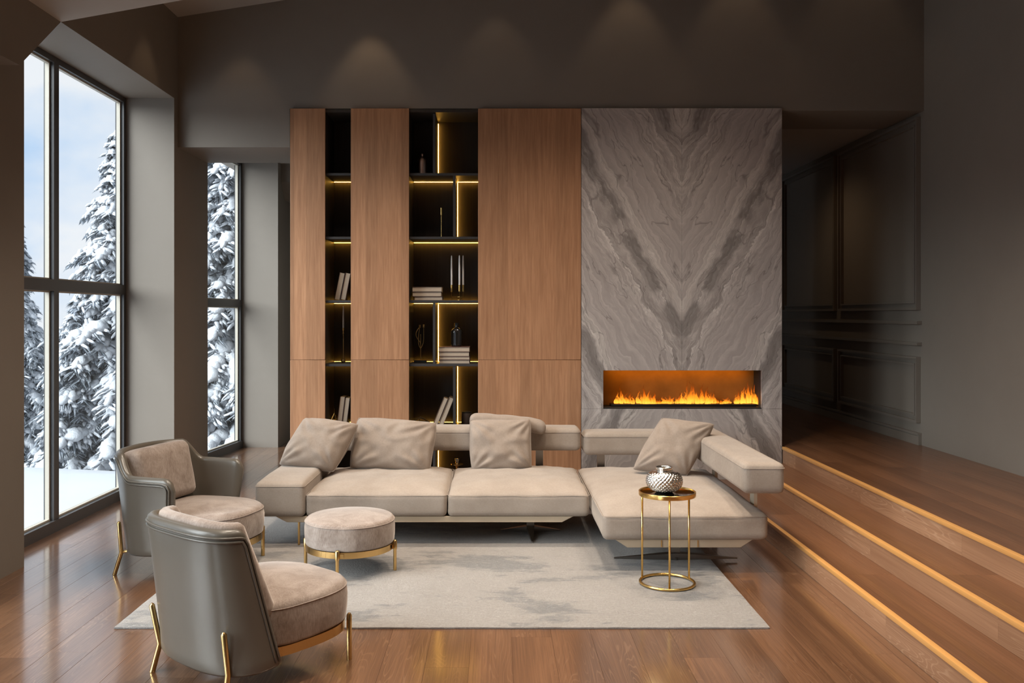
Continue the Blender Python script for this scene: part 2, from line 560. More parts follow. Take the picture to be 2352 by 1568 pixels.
M['rosegold'] = m_metal('rose_gold_glass', (0.86, 0.62, 0.50), 0.34)
M['darkglass'] = m_plain('smoked_glass', (0.018, 0.016, 0.015), 0.08, spec=0.9)
M['charcoal_wood'] = m_plain('charcoal_wood', (0.06, 0.04, 0.03), 0.5)
M['void'] = m_plain('soot_black', (0.012, 0.010, 0.009), 0.7)

def m_rug():
    g = G('distressed_rug', 0.95, spec=0.05)
    p = g.pos()
    big = g.noise(g.scale(p, (1.0, 1.5, 1.0), (3.4, 0.9, 0)), 1.15, 5, 0.62, 0.4)
    drag = g.noise(g.scale(p, (3.2, 9.0, 1.0), (1.3, 4.1, 0)), 1.0, 7, 0.75, 0.7)
    fine = g.noise(p, 70.0, 5, 0.75)
    hair = g.noise(g.scale(p, (38, 130, 38)), 1.0, 3, 0.7, 1.0)
    mask = g.ramp(g.math('ADD', g.math('ADD', g.math('MULTIPLY', big, 0.55), g.math('MULTIPLY', drag, 0.35)), g.math('MULTIPLY', hair, 0.10)), [(0.52, 0.0), (0.555, 1.0)])
    speck = g.ramp(drag, [(0.60, 0.0), (0.68, 1.0)])
    c = g.mix(g.noise(p, 2.3, 4), (0.29, 0.265, 0.245), (0.40, 0.375, 0.355))
    c = g.mix(g.math('MULTIPLY', mask, 0.72), c, (0.145, 0.152, 0.158))
    c = g.mix(g.math('MULTIPLY', speck, 0.5), c, (0.15, 0.147, 0.143))
    c = g.mix(g.math('MULTIPLY', g.ramp(fine, [(0.42, 0.0), (0.62, 1.0)]), 0.38), c, (0.24, 0.215, 0.20))
    c = g.mix(g.math('MULTIPLY', g.ramp(hair, [(0.52, 0.0), (0.66, 1.0)]), 0.35), c, (0.62, 0.59, 0.56))
    g.col(c); g.bump(g.math('ADD', fine, g.math('MULTIPLY', drag, 0.8)), 0.8, 0.016); g.sheen(0.3)
    return g.m
M['rug'] = m_rug()

def m_glass():
    g = G('window_glass')
    tr = g.n('ShaderNodeBsdfTransparent'); tr.inputs[0].default_value = (0.97, 0.985, 0.985, 1)
    gl = g.n('ShaderNodeBsdfGlossy'); gl.inputs['Roughness'].default_value = 0.01
    lw = g.n('ShaderNodeLayerWeight'); lw.inputs[0].default_value = 0.5
    mx = g.n('ShaderNodeMixShader')
    g.put(mx.inputs[0], g.math('ADD', 0.02, g.math('MULTIPLY', g.math('POWER', lw.outputs['Facing'], 5.0), 0.35))); g.t.links.new(tr.outputs[0], mx.inputs[1]); g.t.links.new(gl.outputs[0], mx.inputs[2])
    g.t.links.new(mx.outputs[0], g.out.inputs['Surface'])
    return g.m
M['glass'] = m_glass()

def m_snow():
    g = G('snow', 0.75, spec=0.2)
    p = g.pos()
    g.col(g.mix(g.noise(p, 3.0, 4), (0.60, 0.625, 0.67), (0.68, 0.70, 0.73)))
    g.bump(g.noise(p, 22, 6, 0.65), 0.6, 0.04)
    return g.m
M['snow'] = m_snow()
def m_snowfield():
    g = G('snow_field', 0.8, spec=0.15)
    p = g.pos()
    g.col(g.mix(g.noise(p, 0.8, 3), (0.52, 0.545, 0.58), (0.57, 0.59, 0.62)))
    g.bump(g.noise(p, 3, 3, 0.5), 0.15, 0.03)
    return g.m
M['snowfield'] = m_snowfield()
def m_needles():
    g = G('frosted_needles', 0.8, spec=0.1)
    p = g.pos()
    g.col(g.mix(g.ramp(g.noise(p, 11.0, 4, 0.7), [(0.35, 0.0), (0.65, 1.0)]), (0.13, 0.15, 0.165), (0.56, 0.60, 0.66)))
    return g.m
M['needles'] = m_needles()
M['bark'] = m_plain('spruce_bark', (0.07, 0.055, 0.05), 0.9)
# ------------------------------------------------------------------ room shell
XI, XG, XO = -2.83, -3.29, -3.345      # inner face, glass line and outer face of the window wall
YB = 7.93                              # plane of the back wall above the bookcase
YN, YF = -2.6, 13.0                    # wall behind the camera, rear wall of the passage
XR = 3.80
H1, H2, H3 = 0.144, 0.288, 0.432       # step heights
X1, X2, X3 = 1.92, 2.22, 2.53          # riser lines
zA = lambda x: 3.50 + 0.18*(x - XI)
zB = lambda x: 4.24 + 0.16*(x - XI)

def struct(name, geo, mat, parent=None, smooth=False):
    o = mk(name, geo[0], geo[1], mat, parent, smooth=smooth, world=True)
    if parent is None: o['kind'] = 'structure'
    return o

floor = struct('floor', box_geo(XO, X1, YN, YF, -0.25, -0.008), M['floor'])
floor['label'] = 'brown oak plank floor running towards the fireplace wall'

def plank_mesh(name, w, l, h, mat):
    g, c = 0.0003, 0.0007
    v = []
    for (ins, z) in ((g, -h), (g, -c), (g + c, 0.0)):
        e = g
        v += [(-w/2 + ins, -l/2 + e, z), (w/2 - ins, -l/2 + e, z), (w/2 - ins, l/2 - e, z), (-w/2 + ins, l/2 - e, z)]
    f = [(8, 9, 10, 11)]
    for r in (0, 4):
        for k in range(4):
            f.append((r + k, r + (k+1) % 4, r + 4 + (k+1) % 4, r + 4 + k))
    me = bpy.data.meshes.new(name); me.from_pydata(v, [], f); me.update(); me.materials.append(mat)
    return me

def lay(me, l0, w0, parent, x0, x1, y0, y1, z, width, length, seed, name='plank', fixed=None):
    r = random.Random(seed)
    x = x0
    po = origin_of(parent)
    while x < x1 - 0.02:
        w = min(width, x1 - x)
        y = y0 - r.random()*length
        while y < y1 - 0.02:
            a, b = max(y, y0), min(y + length, y1)
            if b - a > 0.03:
                o = bpy.data.objects.new(name, me); COL.objects.link(o); o.parent = parent
                o.location = Vector((x + w/2, (a + b)/2, z)) - po
                o.scale = (w/w0, (b - a)/l0, 1)
            y += length
        x += width
pm = plank_mesh('plank', 0.2, 1.35, 0.008, M['floor'])
lay(pm, 1.35, 0.2, floor, XO + 0.02, X1, 2.9, 11.6, 0.0, 0.2, 1.35, 3)

platform = struct('floor_platform', box_geo(X3 + 0.014, XR + 0.2, YN, YF, -0.25, H3 - 0.008), M['tread'])
platform['label'] = 'raised brown oak plank floor beside the fireplace'
pt = plank_mesh('plank', 0.2, 1.35, 0.008, M['tread'])
lay(pt, 1.35, 0.2, platform, X3 + 0.03, XR, 2.5, 12.0, H3, 0.212, 1.35, 5)

# stairs: two treads and three risers with pale wooden nosings
st = empty('wooden_stairs', (X1, 3.0, 0.0))
tag(st, 'three long low oak steps with orange nosing strips on the right', 'steps')
YS0, YS1 = -1.0, 7.885
v, f = prism([(X1 + 0.014, -0.02), (X3, -0.02), (X3, H2 - 0.010), (X2 + 0.014, H2 - 0.010), (X2 + 0.014, H1 - 0.010), (X1 + 0.014, H1 - 0.010)], 'y', YS0, YS1)
mk('stair_body', v, f, M['charcoal_wood'], st, world=True)
tm = plank_mesh('tread_board', 0.29, 1.5, 0.010, M['tread'])
rm = plank_mesh('riser_board', 0.12, 1.35, 0.012, M['riser'])
def boards(me, l0, cx, z, rot, off, name):
    y = YS0 + off
    L = l0
    while y < YS1 - 0.03:
        b = min(y + L, YS1)
        o = bpy.data.objects.new(name, me); COL.objects.link(o); o.parent = st
        o.location = Vector((cx, (y + b)/2, z)) - st.location
        o.rotation_euler = rot
        o.scale = (1, (b - y)/l0, 1)
        y = b
boards(tm, 1.5, (X1 + X2)/2 + 0.016, H1, (0, 0, 0), 0.0, 'tread_board')
boards(tm, 1.5, (X2 + X3)/2 + 0.012, H2, (0, 0, 0), -0.5, 'tread_board')
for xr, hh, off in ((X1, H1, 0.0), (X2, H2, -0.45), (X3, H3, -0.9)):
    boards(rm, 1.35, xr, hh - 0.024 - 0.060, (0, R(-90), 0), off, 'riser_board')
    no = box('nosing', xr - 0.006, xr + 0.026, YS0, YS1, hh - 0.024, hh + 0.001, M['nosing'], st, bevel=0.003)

# left window wall ------------------------------------------------------------------------
def wl_box(*a, mat='wall', name='wall_left'):
    return struct(name, box_geo(*a), M[mat])
wl_box(XO, -3.0, 4.70, 5.67, -0.01, 3.50)                      # near pillar seen at the frame's left edge
wl_box(XO, -3.0, 1.15, 2.05, -0.01, 3.10)                      # pillars behind the camera's view
wl_box(XO, -3.0, YN, -1.35, -0.01, 3.10)
# beam with a chamfered haunch
struct('wall_left', prism([(YN, 3.08), (5.30, 3.08), (5.80, 3.50), (5.80, 3.62), (YN, 3.62)], 'x', XO, XI), M['wall'])
struct('wall_left', prism([(5.80, 3.50), (7.84, 3.50), (7.84, 4.6), (5.80, 4.6)], 'x', XO, XI), M['wall'])
wl_box(XO, XI, 7.84, 8.75, -0.01, 4.6)                         # pier between the two windows
wl_box(-3.15, -2.63, 10.75, 11.6, -0.01, 3.60)                     # far jamb beyond the narrow window
wl_box(-3.15, -2.63, 12.8, YF, -0.01, 3.60)
struct('wall_light_block', box_geo(-1.74, X3 - 0.03, 8.38, 10.95, -0.01, 3.44), M['wall'])   # unseen block added behind the bookcase to keep window light off the corridor
wl_box(XO, -2.90, 8.75, 10.75, 3.44, 3.60)
struct('wall_left', prism([(11.1, 3.02), (11.5, 3.02), (11.5, 3.6), (10.9, 3.6), (10.9, 3.22)], 'x', -2.63, -2.2), M['wall'])

# back wall above the bookcase, opening left (lower lintel) and right
struct('wall_back', box_geo(XI, XR + 0.2, YB, 8.75, 3.428, 5.6), M['wall'])
struct('wall_back', box_geo(XI, -1.835, YB, 8.75, 3.085, 3.428), M['wall'])
struct('wall_back', box_geo(X3 + 0.001, XR, YB, 8.72, 3.41, 3.428), M['wall'])
wall_right = struct('wall_right', box_geo(XR, XR + 0.2, YN, YF, 0.0, 5.6), M['wall'])
struct('wall_rear', box_geo(XO, XR + 0.2, YF, YF + 0.2, -0.25, 5.6), M['wall'])
# ceiling: low sloping part, high sloping part, flat passage ceiling
struct('ceiling', prism([(XI - 0.05, zA(XI - 0.05)), (XR + 0.2, zA(XR + 0.2)), (XR + 0.2, zB(XR + 0.2) + 0.2), (XI - 0.05, zB(XI - 0.05) + 0.2)], 'y', YN, 5.80), M['ceiling'])
struct('ceiling', prism([(XI - 0.3, zB(XI - 0.3)), (XR + 0.2, zB(XR + 0.2)), (XR + 0.2, zB(XR + 0.2) + 0.2), (XI - 0.3, zB(XI - 0.3) + 0.2)], 'y', 5.80, 8.75), M['ceiling'])
struct('ceiling', box_geo(XO, XR + 0.2, 8.75, YF, 3.44, 3.6), M['ceiling'])
# wall behind the camera
struct('wall_front', box_geo(XO, XR + 0.2, YN - 0.3, YN, -0.25, 5.6), M['wall'])

# windows ---------------------------------------------------------------------------------
def window(name, label, y0, y1, z0, z1, muls, transom, xg=XG, x_slope=0.0):
    w = empty(name, (xg, y0, 0)); w['kind'] = 'structure'; w['label'] = label
    fw, fd = 0.055, 0.075
    ys = [y0] + list(muls) + [y1]
    X = lambda y: xg + x_slope*(y - y0)
    def bar(nm, ya, yb, za, zb, d=fd, mat='frame', dx=0.0):
        p = [(X(ya) - d/2 + dx, ya), (X(yb) - d/2 + dx, yb), (X(yb) + d/2 + dx, yb), (X(ya) + d/2 + dx, ya)]
        v, f = prism(p, 'z', za, zb)
        o = mk(nm, v, f, M[mat], w, world=True)
        return o
    bar('frame_rail', y0, y1, z0, z0 + 0.085, 0.10)
    bar('frame_rail', y0, y1, z1 - 0.045, z1)
    bar('frame_stile', y0, y0 + fw, z0 + 0.085, z1 - 0.045)
    bar('frame_stile', y1 - 0.045, y1, z0 + 0.085, z1 - 0.045)
    for m in muls: bar('mullion', m - 0.038, m + 0.038, z0 + 0.085, z1 - 0.045)
    edges = [y0 + fw] + [q for m in muls for q in (m - 0.038, m + 0.038)] + [y1 - 0.045]
    for i in range(0, len(edges), 2):
        a, b = edges[i], edges[i+1]
        bar('transom', a, b, transom - 0.042, transom + 0.042)
        for za, zb in ((z0 + 0.085, transom - 0.042), (transom + 0.042, z1 - 0.045)):
            pn = bar('pane', a, b, za, zb, 0.012, 'glass')
            # pale glazing beads on the far stile, sill and head of each pane
            bar('glazing_bead', b - 0.016, b, za, zb, 0.03, 'frame_in', -0.006)
            bar('glazing_bead', a, b - 0.016, za, za + 0.012, 0.03, 'frame_in', -0.006)
            bar('glazing_bead', a, b - 0.016, zb - 0.010, zb, 0.03, 'frame_in', -0.006)
    return w
window('window_1', 'tall anthracite framed window left of the armchairs', 5.67, 7.84, 0.0, 3.50, [6.60], 1.815)
window('window_2', 'narrow anthracite framed window left of the bookcase', 8.75, 10.75, 0.0, 3.44, [], 1.73, xg=-3.30, x_slope=0.10)
window('window_3', 'anthracite framed window beside the camera', 2.05, 4.70, 0.0, 3.08, [3.4], 1.815)
window('window_5', 'small window at the far end of the passage', 11.6, 12.8, 0.0, 3.3, [], 1.8, xg=-2.95)
window('window_4', 'anthracite framed window behind the camera on the left', -1.35, 1.15, 0.0, 3.08, [0.0], 1.815)

# baseboard and wall mouldings of the passage
def strip(name, y0, y1, z0, z1, d, extra=()):
    geo = [box_geo(XR - d, XR, y0, y1, z0, z1)]
    for (a, b, dd) in extra: geo.append(box_geo(XR - dd, XR, y0, y1, a, b))
    return struct(name, join(*geo), M['trim'])
strip('baseboard_right', 7.97, YF, H3 - 0.005, H3 + 0.080, 0.030, ((H3 + 0.080, H3 + 0.092, 0.022), (H3 + 0.092, H3 + 0.108, 0.036)))
strip('trim_1', 7.97, YF, 1.512, 1.540, 0.042)
strip('trim_2', 7.97, YF, 1.322, 1.350, 0.042)
def panel_frame(name, y0, y1, z0, z1):
    geo = []
    for ins, w, d in ((0.0, 0.022, 0.042), (0.022, 0.038, 0.014), (0.060, 0.016, 0.032)):
        a, b, c, e = y0 + ins, y1 - ins, z0 + ins, z1 - ins
        geo += [box_geo(XR - d, XR, a, b, c, c + w), box_geo(XR - d, XR, a, b, e - w, e),
                box_geo(XR - d, XR, a, a + w, c + w, e - w), box_geo(XR - d, XR, b - w, b, c + w, e - w)]
    return struct(name, join(*geo), M['trim'])
panel_frame('trim_3', 7.99, 9.84, 1.64, 3.37)
panel_frame('trim_4', 9.95, 11.75, 1.64, 3.37)
panel_frame('trim_5', 7.99, 9.84, 0.63, 1.22)
panel_frame('trim_6', 9.95, 11.75, 0.63, 1.22)

# recessed downlights in the ceilings, plus added fill spots over the seating
def downlight(x, y, zc, power, size, blend, tilt, label, col=(1.0, 0.72, 0.45), rad=0.04):
    d = empty('ceiling_spot', (x, y, zc))
    tag(d, label, 'downlight', 'recessed ceiling downlights')
    v, f = lathe([(0.030, 0.0), (0.055, -0.006), (0.058, 0.0), (0.055, 0.004), (0.030, 0.004)], 20)
    mk('trim_ring', v, f, M['frame'], d, smooth=True)
    ld = bpy.data.lights.new('spot', 'SPOT')
    ld.energy = power; ld.spot_size = R(size); ld.spot_blend = blend; ld.color = col; ld.shadow_soft_size = rad
    lo = bpy.data.objects.new('spot', ld); COL.objects.link(lo); lo.parent = d
    lo.location = (0, 0, -0.03); lo.rotation_euler = tilt
    return d
for x, pw in ((-2.25, 3.5), (-1.12, 9), (0.0, 2.5), (1.17, 5.5), (2.15, 4.5), (3.2, 4.0)):
    downlight(x, YB - 0.30, zB(x) - 0.005, pw, 62, 0.5, (R(6), 0, 0), 'small round ceiling downlight washing the back wall')
downlight(-2.5, 7.2, zB(-2.5) - 0.005, 4, 60, 0.5, (0, R(8), 0), 'small round ceiling downlight beside the tall window')
for y in (9.7,):
    downlight(2.95, y, 3.437, 12, 150, 0.9, (0, 0, 0), 'small round downlight in the dark passage ceiling', (1.0, 0.70, 0.42), 0.05)
for x in (-1.2, 0.4, 2.0):  # unseen spots added to brighten the seating from above
    for y in (1.2, 3.0, 4.8):
        downlight(x, y, zA(x) - 0.005, 110 if y < 4 else 240, 105, 0.9, (0, 0, 0), 'added ceiling fill spot above the seating', (1.0, 0.85, 0.69), 0.12)
for x in (-1.2, 0.1, 1.4):  # unseen row added to light the sofa tops
    downlight(x, 6.35, zB(x) - 0.005, 250, 95, 0.9, (0, 0, 0), 'added ceiling fill spot above the sofa', (1.0, 0.85, 0.69), 0.12)
# ------------------------------------------------------------------ bookcase wall
YFR, YBK = 7.90, 8.34
bk = empty('bookcase', (-0.53, 8.1, 0.0))
tag(bk, 'tall walnut bookcase with two dark open shelf columns and warm light strips', 'bookcase')
BX = [(-1.825, -1.516), (-1.288, -0.773), (-0.162, 0.750)]
ZTOP = 3.425
for (a, b) in BX:
    for (z0, z1) in ((0.02, 1.1965), (1.1995, ZTOP - 0.002)):
        box('door_panel', a, b, YFR, YFR + 0.022, z0, z1, M['veneer'], bk, bevel=0.0015, seg=1)
box('back_panel', -1.82, 0.745, YBK, YBK + 0.02, 0.0, ZTOP, M['black'], bk)
for x in (-1.80, -1.526, -1.278, -0.783, -0.152, 0.73):
    w = 0.010
    box('side_panel', x - w, x + w, YFR + 0.023, YBK, 0.0, ZTOP - 0.003, M['black'], bk)
box('side_panel', -1.825, -1.811, YFR + 0.023, YBK, 0.0, ZTOP - 0.003, M['veneer'], bk)
box('top_panel', -1.81, 0.72, YFR + 0.023, YBK, ZTOP - 0.03, ZTOP - 0.004, M['black'], bk)
SH = [2.845, 2.28, 1.715, 1.15, 0.585]
COLS = [(-1.515, -1.289), (-0.772, -0.163)]
for (a, b) in COLS:
    for z in SH + [0.05]:
        box('shelf', a, b, YFR + 0.03, YBK, z - 0.011, z + 0.011, M['shelf'], bk, bevel=0.0015, seg=1)
        if z > 0.1:
            box('light_strip', a + 0.004, b - 0.004, YBK - 0.030, YBK - 0.024, z - 0.0145, z - 0.0115, M['led'], bk)
for (a, b) in COLS:
    for z in (1.715, 1.15, 0.585):
        box('light_strip', a + 0.004, b - 0.004, YBK - 0.020, YBK - 0.016, z + 0.0115, z + 0.0130, M['led'], bk)
# upright dividers of the wide column, each with an upright light strip behind its right side
DIV = [(2.845, ZTOP - 0.03, -0.553), (2.28, 2.845, -0.374), (1.15, 1.715, -0.553), (0.585, 1.15, -0.374), (0.05, 0.585, -0.553)]
for z0, z1, x in DIV:
    box('divider', x - 0.011, x + 0.011, YFR + 0.03, YBK, z0 + 0.0115, z1 - 0.0115, M['shelf'], bk)
    box('light_strip', x + 0.0115, x + 0.0160, YBK - 0.030, YBK - 0.022, z0 + 0.014, z1 - 0.020, M['led'], bk)

# marble chimney breast: book-matched slabs around the firebox
XM0, XM1, XMC = 0.754, 2.528, 1.642
FX0, FX1, FZ0, FZ1 = 0.947, 2.347, 0.776, 1.105
mb = empty('marble_fireplace', (XMC, 8.1, 0.0))
tag(mb, 'grey veined marble chimney wall with a long low fireplace', 'fireplace')
J = 0.0007
def slab(poly):
    v, f = prism(poly, 'y', YFR, YFR + 0.02)
    o = mk('marble_slab', v, f, M['marble'], mb, world=True)
    bevel_obj(o, 0.0006, 1)
for s in (-1, 1):
    e = XM0 if s < 0 else XM1
    fx = FX0 if s < 0 else FX1
    c = XMC + s*J
    slab([(e, 0.0), (c, 0.0), (c, 0.765 - J), (e, 0.765 - J)])
    slab([(e, 0.765 + J), (fx, 0.765 + J), (fx, FZ1), (c, FZ1), (c, ZTOP), (e, ZTOP)])
mk('core', *join(box_geo(XM0 + 0.004, XM1 - 0.02, YFR + 0.021, 8.36, 0.0, FZ0 - 0.02), box_geo(XM0 + 0.004, XM1 - 0.02, YFR + 0.021, 8.36, FZ1 + 0.02, ZTOP - 0.004),
   box_geo(XM0 + 0.004, FX0 - 0.02, YFR + 0.021, 8.36, FZ0 - 0.02, FZ1 + 0.02), box_geo(FX1 + 0.02, XM1 - 0.02, YFR + 0.021, 8.36, FZ0 - 0.02, FZ1 + 0.02)), M['void'], mb, world=True)
v, f = box_geo(XM1 - 0.019, XM1, YFR + 0.021, 8.36, 0.0, ZTOP)
mk('marble_slab', v, f, M['marble'], mb, world=True)
# firebox
g = G('firebox_lining', 0.6, spec=0.2)
g.col(g.mix(g.noise(g.pos(), 6.0, 5, 0.6), (0.16, 0.075, 0.018), (0.34, 0.17, 0.045)))
M['lining'] = g.m
FB = 8.14
box('firebox_back', FX0, FX1, FB, FB + 0.015, FZ0, FZ1, M['lining'], mb)
mk('firebox_side', *box_geo(FX0 - 0.015, FX0, YFR + 0.02, FB, FZ0, FZ1), M['void'], mb, world=True)
mk('firebox_side', *box_geo(FX1, FX1 + 0.015, YFR + 0.02, FB, FZ0, FZ1), M['void'], mb, world=True)
mk('firebox_top', *box_geo(FX0 - 0.015, FX1 + 0.015, YFR + 0.02, FB, FZ1, FZ1 + 0.015), M['void'], mb, world=True)
mk('firebox_floor', *box_geo(FX0 - 0.015, FX1 + 0.015, YFR + 0.004, FB, FZ0 - 0.015, FZ0), M['void'], mb, world=True)
box('burner_tray', FX0 + 0.08, FX1 - 0.02, 7.98, 8.10, FZ0, FZ0 + 0.022, M['darkmetal'], mb, bevel=0.003)
# hidden lamp added under the firebox lid to throw amber light on the lining
ld = bpy.data.lights.new('hidden_glow', 'AREA'); ld.shape = 'RECTANGLE'; ld.size = 1.25; ld.size_y = 0.02
ld.energy = 1.5; ld.color = (1.0, 0.40, 0.03)
lo = bpy.data.objects.new('hidden_glow', ld); COL.objects.link(lo); lo.parent = mb
lo.location = Vector((XMC, 8.04, FZ1 - 0.006)) - mb.location
lo.rotation_euler = Vector((0, 0.75, -0.65)).to_track_quat('-Z', 'Y').to_euler()

def m_flame():
    g = G('flame')
    gc = g.gen(); x, y, z = g.sep(gc)
    nz = g.noise(g.scale(g.obj(), (26, 26, 11)), 1.0, 4, 0.6, 0.8)
    hgt = g.math('ADD', z, g.math('MULTIPLY', g.math('SUBTRACT', nz, 0.5), 0.55))
    col = g.ramp(hgt, [(0.0, (1.0, 0.44, 0.05)), (0.3, (1.0, 0.29, 0.018)), (0.6, (0.85, 0.13, 0.006)), (1.0, (0.30, 0.03, 0.0))])
    stg = g.ramp(hgt, [(0.0, 1.0), (0.35, 0.7), (0.75, 0.22), (1.0, 0.05)])
    em = g.n('ShaderNodeEmission'); g.put(em.inputs[0], col); g.put(em.inputs[1], g.math('MULTIPLY', stg, 2.4))
    tr = g.n('ShaderNodeBsdfTransparent')
    al = g.math('MULTIPLY', g.ramp(nz, [(0.38, 0.0), (0.60, 1.0)]), g.ramp(z, [(0.0, 0.95), (0.5, 0.6), (1.0, 0.12)]))
    mx = g.n('ShaderNodeMixShader'); g.put(mx.inputs[0], al)
    g.t.links.new(tr.outputs[0], mx.inputs[1]); g.t.links.new(em.outputs[0], mx.inputs[2])
    g.t.links.new(mx.outputs[0], g.out.inputs['Surface'])
    return g.m
M['flame'] = m_flame()
fr = random.Random(21)
def flame(x, wid, hgt):
    geos = []
    n = max(3, int(wid/0.022))
    for i in range(n):
        u = (i + 0.5)/n*2 - 1
        hh = hgt*(1 - 0.55*abs(u)**1.6)*(0.6 + 0.55*fr.random())
        x0 = u*wid/2; yy = fr.uniform(-0.035, 0.035)
        pts, rr = [], []
        ph = fr.random()*6; am = fr.uniform(0.006, 0.018)
        for k in range(9):
            t = k/8
            pts.append((x0 + am*math.sin(ph + t*5)*t + 0.02*t*(fr.random() - 0.5), yy + 0.008*math.sin(ph*2 + t*4)*t, t*hh))
            rr.append(max(0.0008, 0.021*(1 - t)**0.8*(0.75 + 0.5*math.sin(math.pi*min(1, t*2.2)))))
        geos.append(tube(pts, rr, 7))
    v, f = join(*geos)
    o = mk('flame', v, f, M['flame'], mb, smooth=True)
    o.location = Vector((x, 8.045, FZ0 + 0.020)) - mb.location
for px, wd, hg in ((1424, 24, 36), (1446, 20, 28), (1476, 26, 40), (1494, 22, 36), (1512, 26, 12), (1534, 26, 22), (1560, 18, 30), (1583, 42, 46), (1618, 26, 40), (1634, 22, 38), (1648, 22, 12), (1670, 20, 20), (1694, 14, 30), (1722, 46, 46), (1738, 12, 20)):
    s = 2050/8.045
    flame((px - 1140)/s, wd/s*0.95, hg/s*1.25)
pl_d = bpy.data.lights.new('flame_light', 'AREA'); pl_d.shape = 'RECTANGLE'; pl_d.size = 1.2; pl_d.size_y = 0.04; pl_d.energy = 0.35; pl_d.color = (1.0, 0.42, 0.06)
lo = bpy.data.objects.new('flame_light', pl_d); COL.objects.link(lo); lo.parent = mb
lo.location = Vector((XMC, 8.04, FZ0 + 0.03)) - mb.location; lo.rotation_euler = (R(180), 0, 0)

# ------------------------------------------------------------------ things on the shelves
SY = 8.10
SS = 2050/SY
sx = lambda px: (px - 1140)/SS
def shelf_top(i): return SH[i] + 0.011

COVERS = {}
def cover_mat(c):
    if c not in COVERS: COVERS[c] = m_plain('book_cover', c, 0.55)
    return COVERS[c]
def book(label, group, w, d, th, cover, loc, rot=(0, 0, 0)):
    """lying flat: spine along x at the back, page edges to the front; w along x, d along y, th along z"""
    b = empty('book', loc); b.rotation_euler = rot
    tag(b, label, 'book', group)
    t = 0.003
    v, f = join(box_geo(-w, 0, 0, d, 0, t), box_geo(-w, 0, 0, d, th - t, th), box_geo(-w, 0, d - t, d, t, th - t))
    mk('cover', v, f, cover_mat(cover), b)
    o = mk('pages', *box_geo(-w + 0.004, -0.004, 0.005, d - t, t, th - t), M['paper'], b)
    return b
def lean_book(label, group, h, d, th, cover, x, z, ang):
    b = empty('book', (x, SY - 0.09, z)); b.rotation_euler = (0, R(ang), 0)
    tag(b, label, 'book', group)
    t = 0.003
    v, f = join(box_geo(-th, -th + t, 0, d, 0, h), box_geo(-t, 0, 0, d, 0, h), box_geo(-th + t, -t, d - t, d, 0, h))
    mk('cover', v, f, cover_mat(cover), b)
    mk('pages', *box_geo(-th + t, -t, 0.005, d - t, 0.004, h - 0.004), M['paper'], b)
    return b
DKB, BRW, TAN = (0.055, 0.035, 0.030), (0.12, 0.06, 0.05), (0.20, 0.14, 0.10)
# narrow column
lean_book('left of two pale books leaning in the narrow column, upper pair', 'leaning books in the narrow column', 0.25, 0.17, 0.047, DKB, sx(784), shelf_top(2), 11)
lean_book('right of two pale books leaning in the narrow column, upper pair', 'leaning books in the narrow column', 0.247, 0.17, 0.045, BRW, sx(797), shelf_top(2), 11)
lean_book('left of two pale books leaning in the narrow column, lowest pair', 'leaning books in the narrow column', 0.265, 0.17, 0.042, BRW, sx(788), shelf_top(4), 7)
lean_book('right of two pale books leaning in the narrow column, lowest pair', 'leaning books in the narrow column', 0.255, 0.17, 0.042, DKB, sx(799.5), shelf_top(4), 7)
# wide column, lowest pair leaning on the divider
lean_book('left of two steeply leaning books behind the sofa back', 'leaning books in the wide column', 0.265, 0.17, 0.043, DKB, sx(1005), shelf_top(4), 22)
lean_book('right of two steeply leaning books behind the sofa back', 'leaning books in the wide column', 0.268, 0.17, 0.043, TAN, sx(1018), shelf_top(4), 22)
z = shelf_top(2)
for i, (w, th, dx, c, nm) in enumerate(((0.252, 0.034, 2, BRW, 'bottom'), (0.262, 0.041, 0, DKB, 'middle'), (0.268, 0.045, 1, DKB, 'top'))):
    book(nm + ' book of the stack of three beside the white candles', 'stack of three books', w, 0.18, th, c, (sx(1016 + dx), SY - 0.12, z + 0.0003)); z += th + 0.0005
z = shelf_top(3)
for i, (w, th, dx, c, nm) in enumerate(((0.276, 0.034, 0, DKB, 'lowest'), (0.270, 0.030, 0, BRW, 'second lowest'), (0.274, 0.040, -1, DKB, 'second highest'), (0.282, 0.044, 0, BRW, 'highest'))):
    book(nm + ' book of the stack of four under the dark bottle', 'stack of four books', w, 0.19, th, c, (sx(1080 + dx), SY - 0.13, z + 0.0003)); z += th + 0.0005
ZSTACK = z
def thing(name, label, cat, loc, parts, group=None, rz=0):
    t = empty(name, loc, rz); tag(t, label, cat, group)
    for nm, geo, mat, sm in parts:
        mk(nm, geo[0], geo[1], M[mat], t, smooth=sm, angle=40 if sm else None)
    return t
# rose-gold bottle, dimpled lower half
def dimple(r, z, a, i):
    if 0.012 < z < 0.088: return r*(1 + 0.05*math.sin(a*12 + (i % 2)*math.pi))
    return r
prof = [(0.036, 0.0)] + [(0.044, 0.006)] + [(0.0455, 0.012 + 0.0085*k) for k in range(10)] + [(0.045, 0.105), (0.047, 0.125), (0.043, 0.145), (0.032, 0.162), (0.018, 0.172), (0.010, 0.178), (0.010, 0.188)]
thing('bottle', 'rose gold glass bottle with dimpled base on the top shelf', 'bottle', (sx(970), SY, shelf_top(0)),
      [('body', lathe(prof, 28, fn=dimple), 'rosegold', True), ('stopper', lathe([(0.011, 0.186), (0.013, 0.19), (0.012, 0.199), (0.004, 0.204)], 16), 'rosegold', True)])
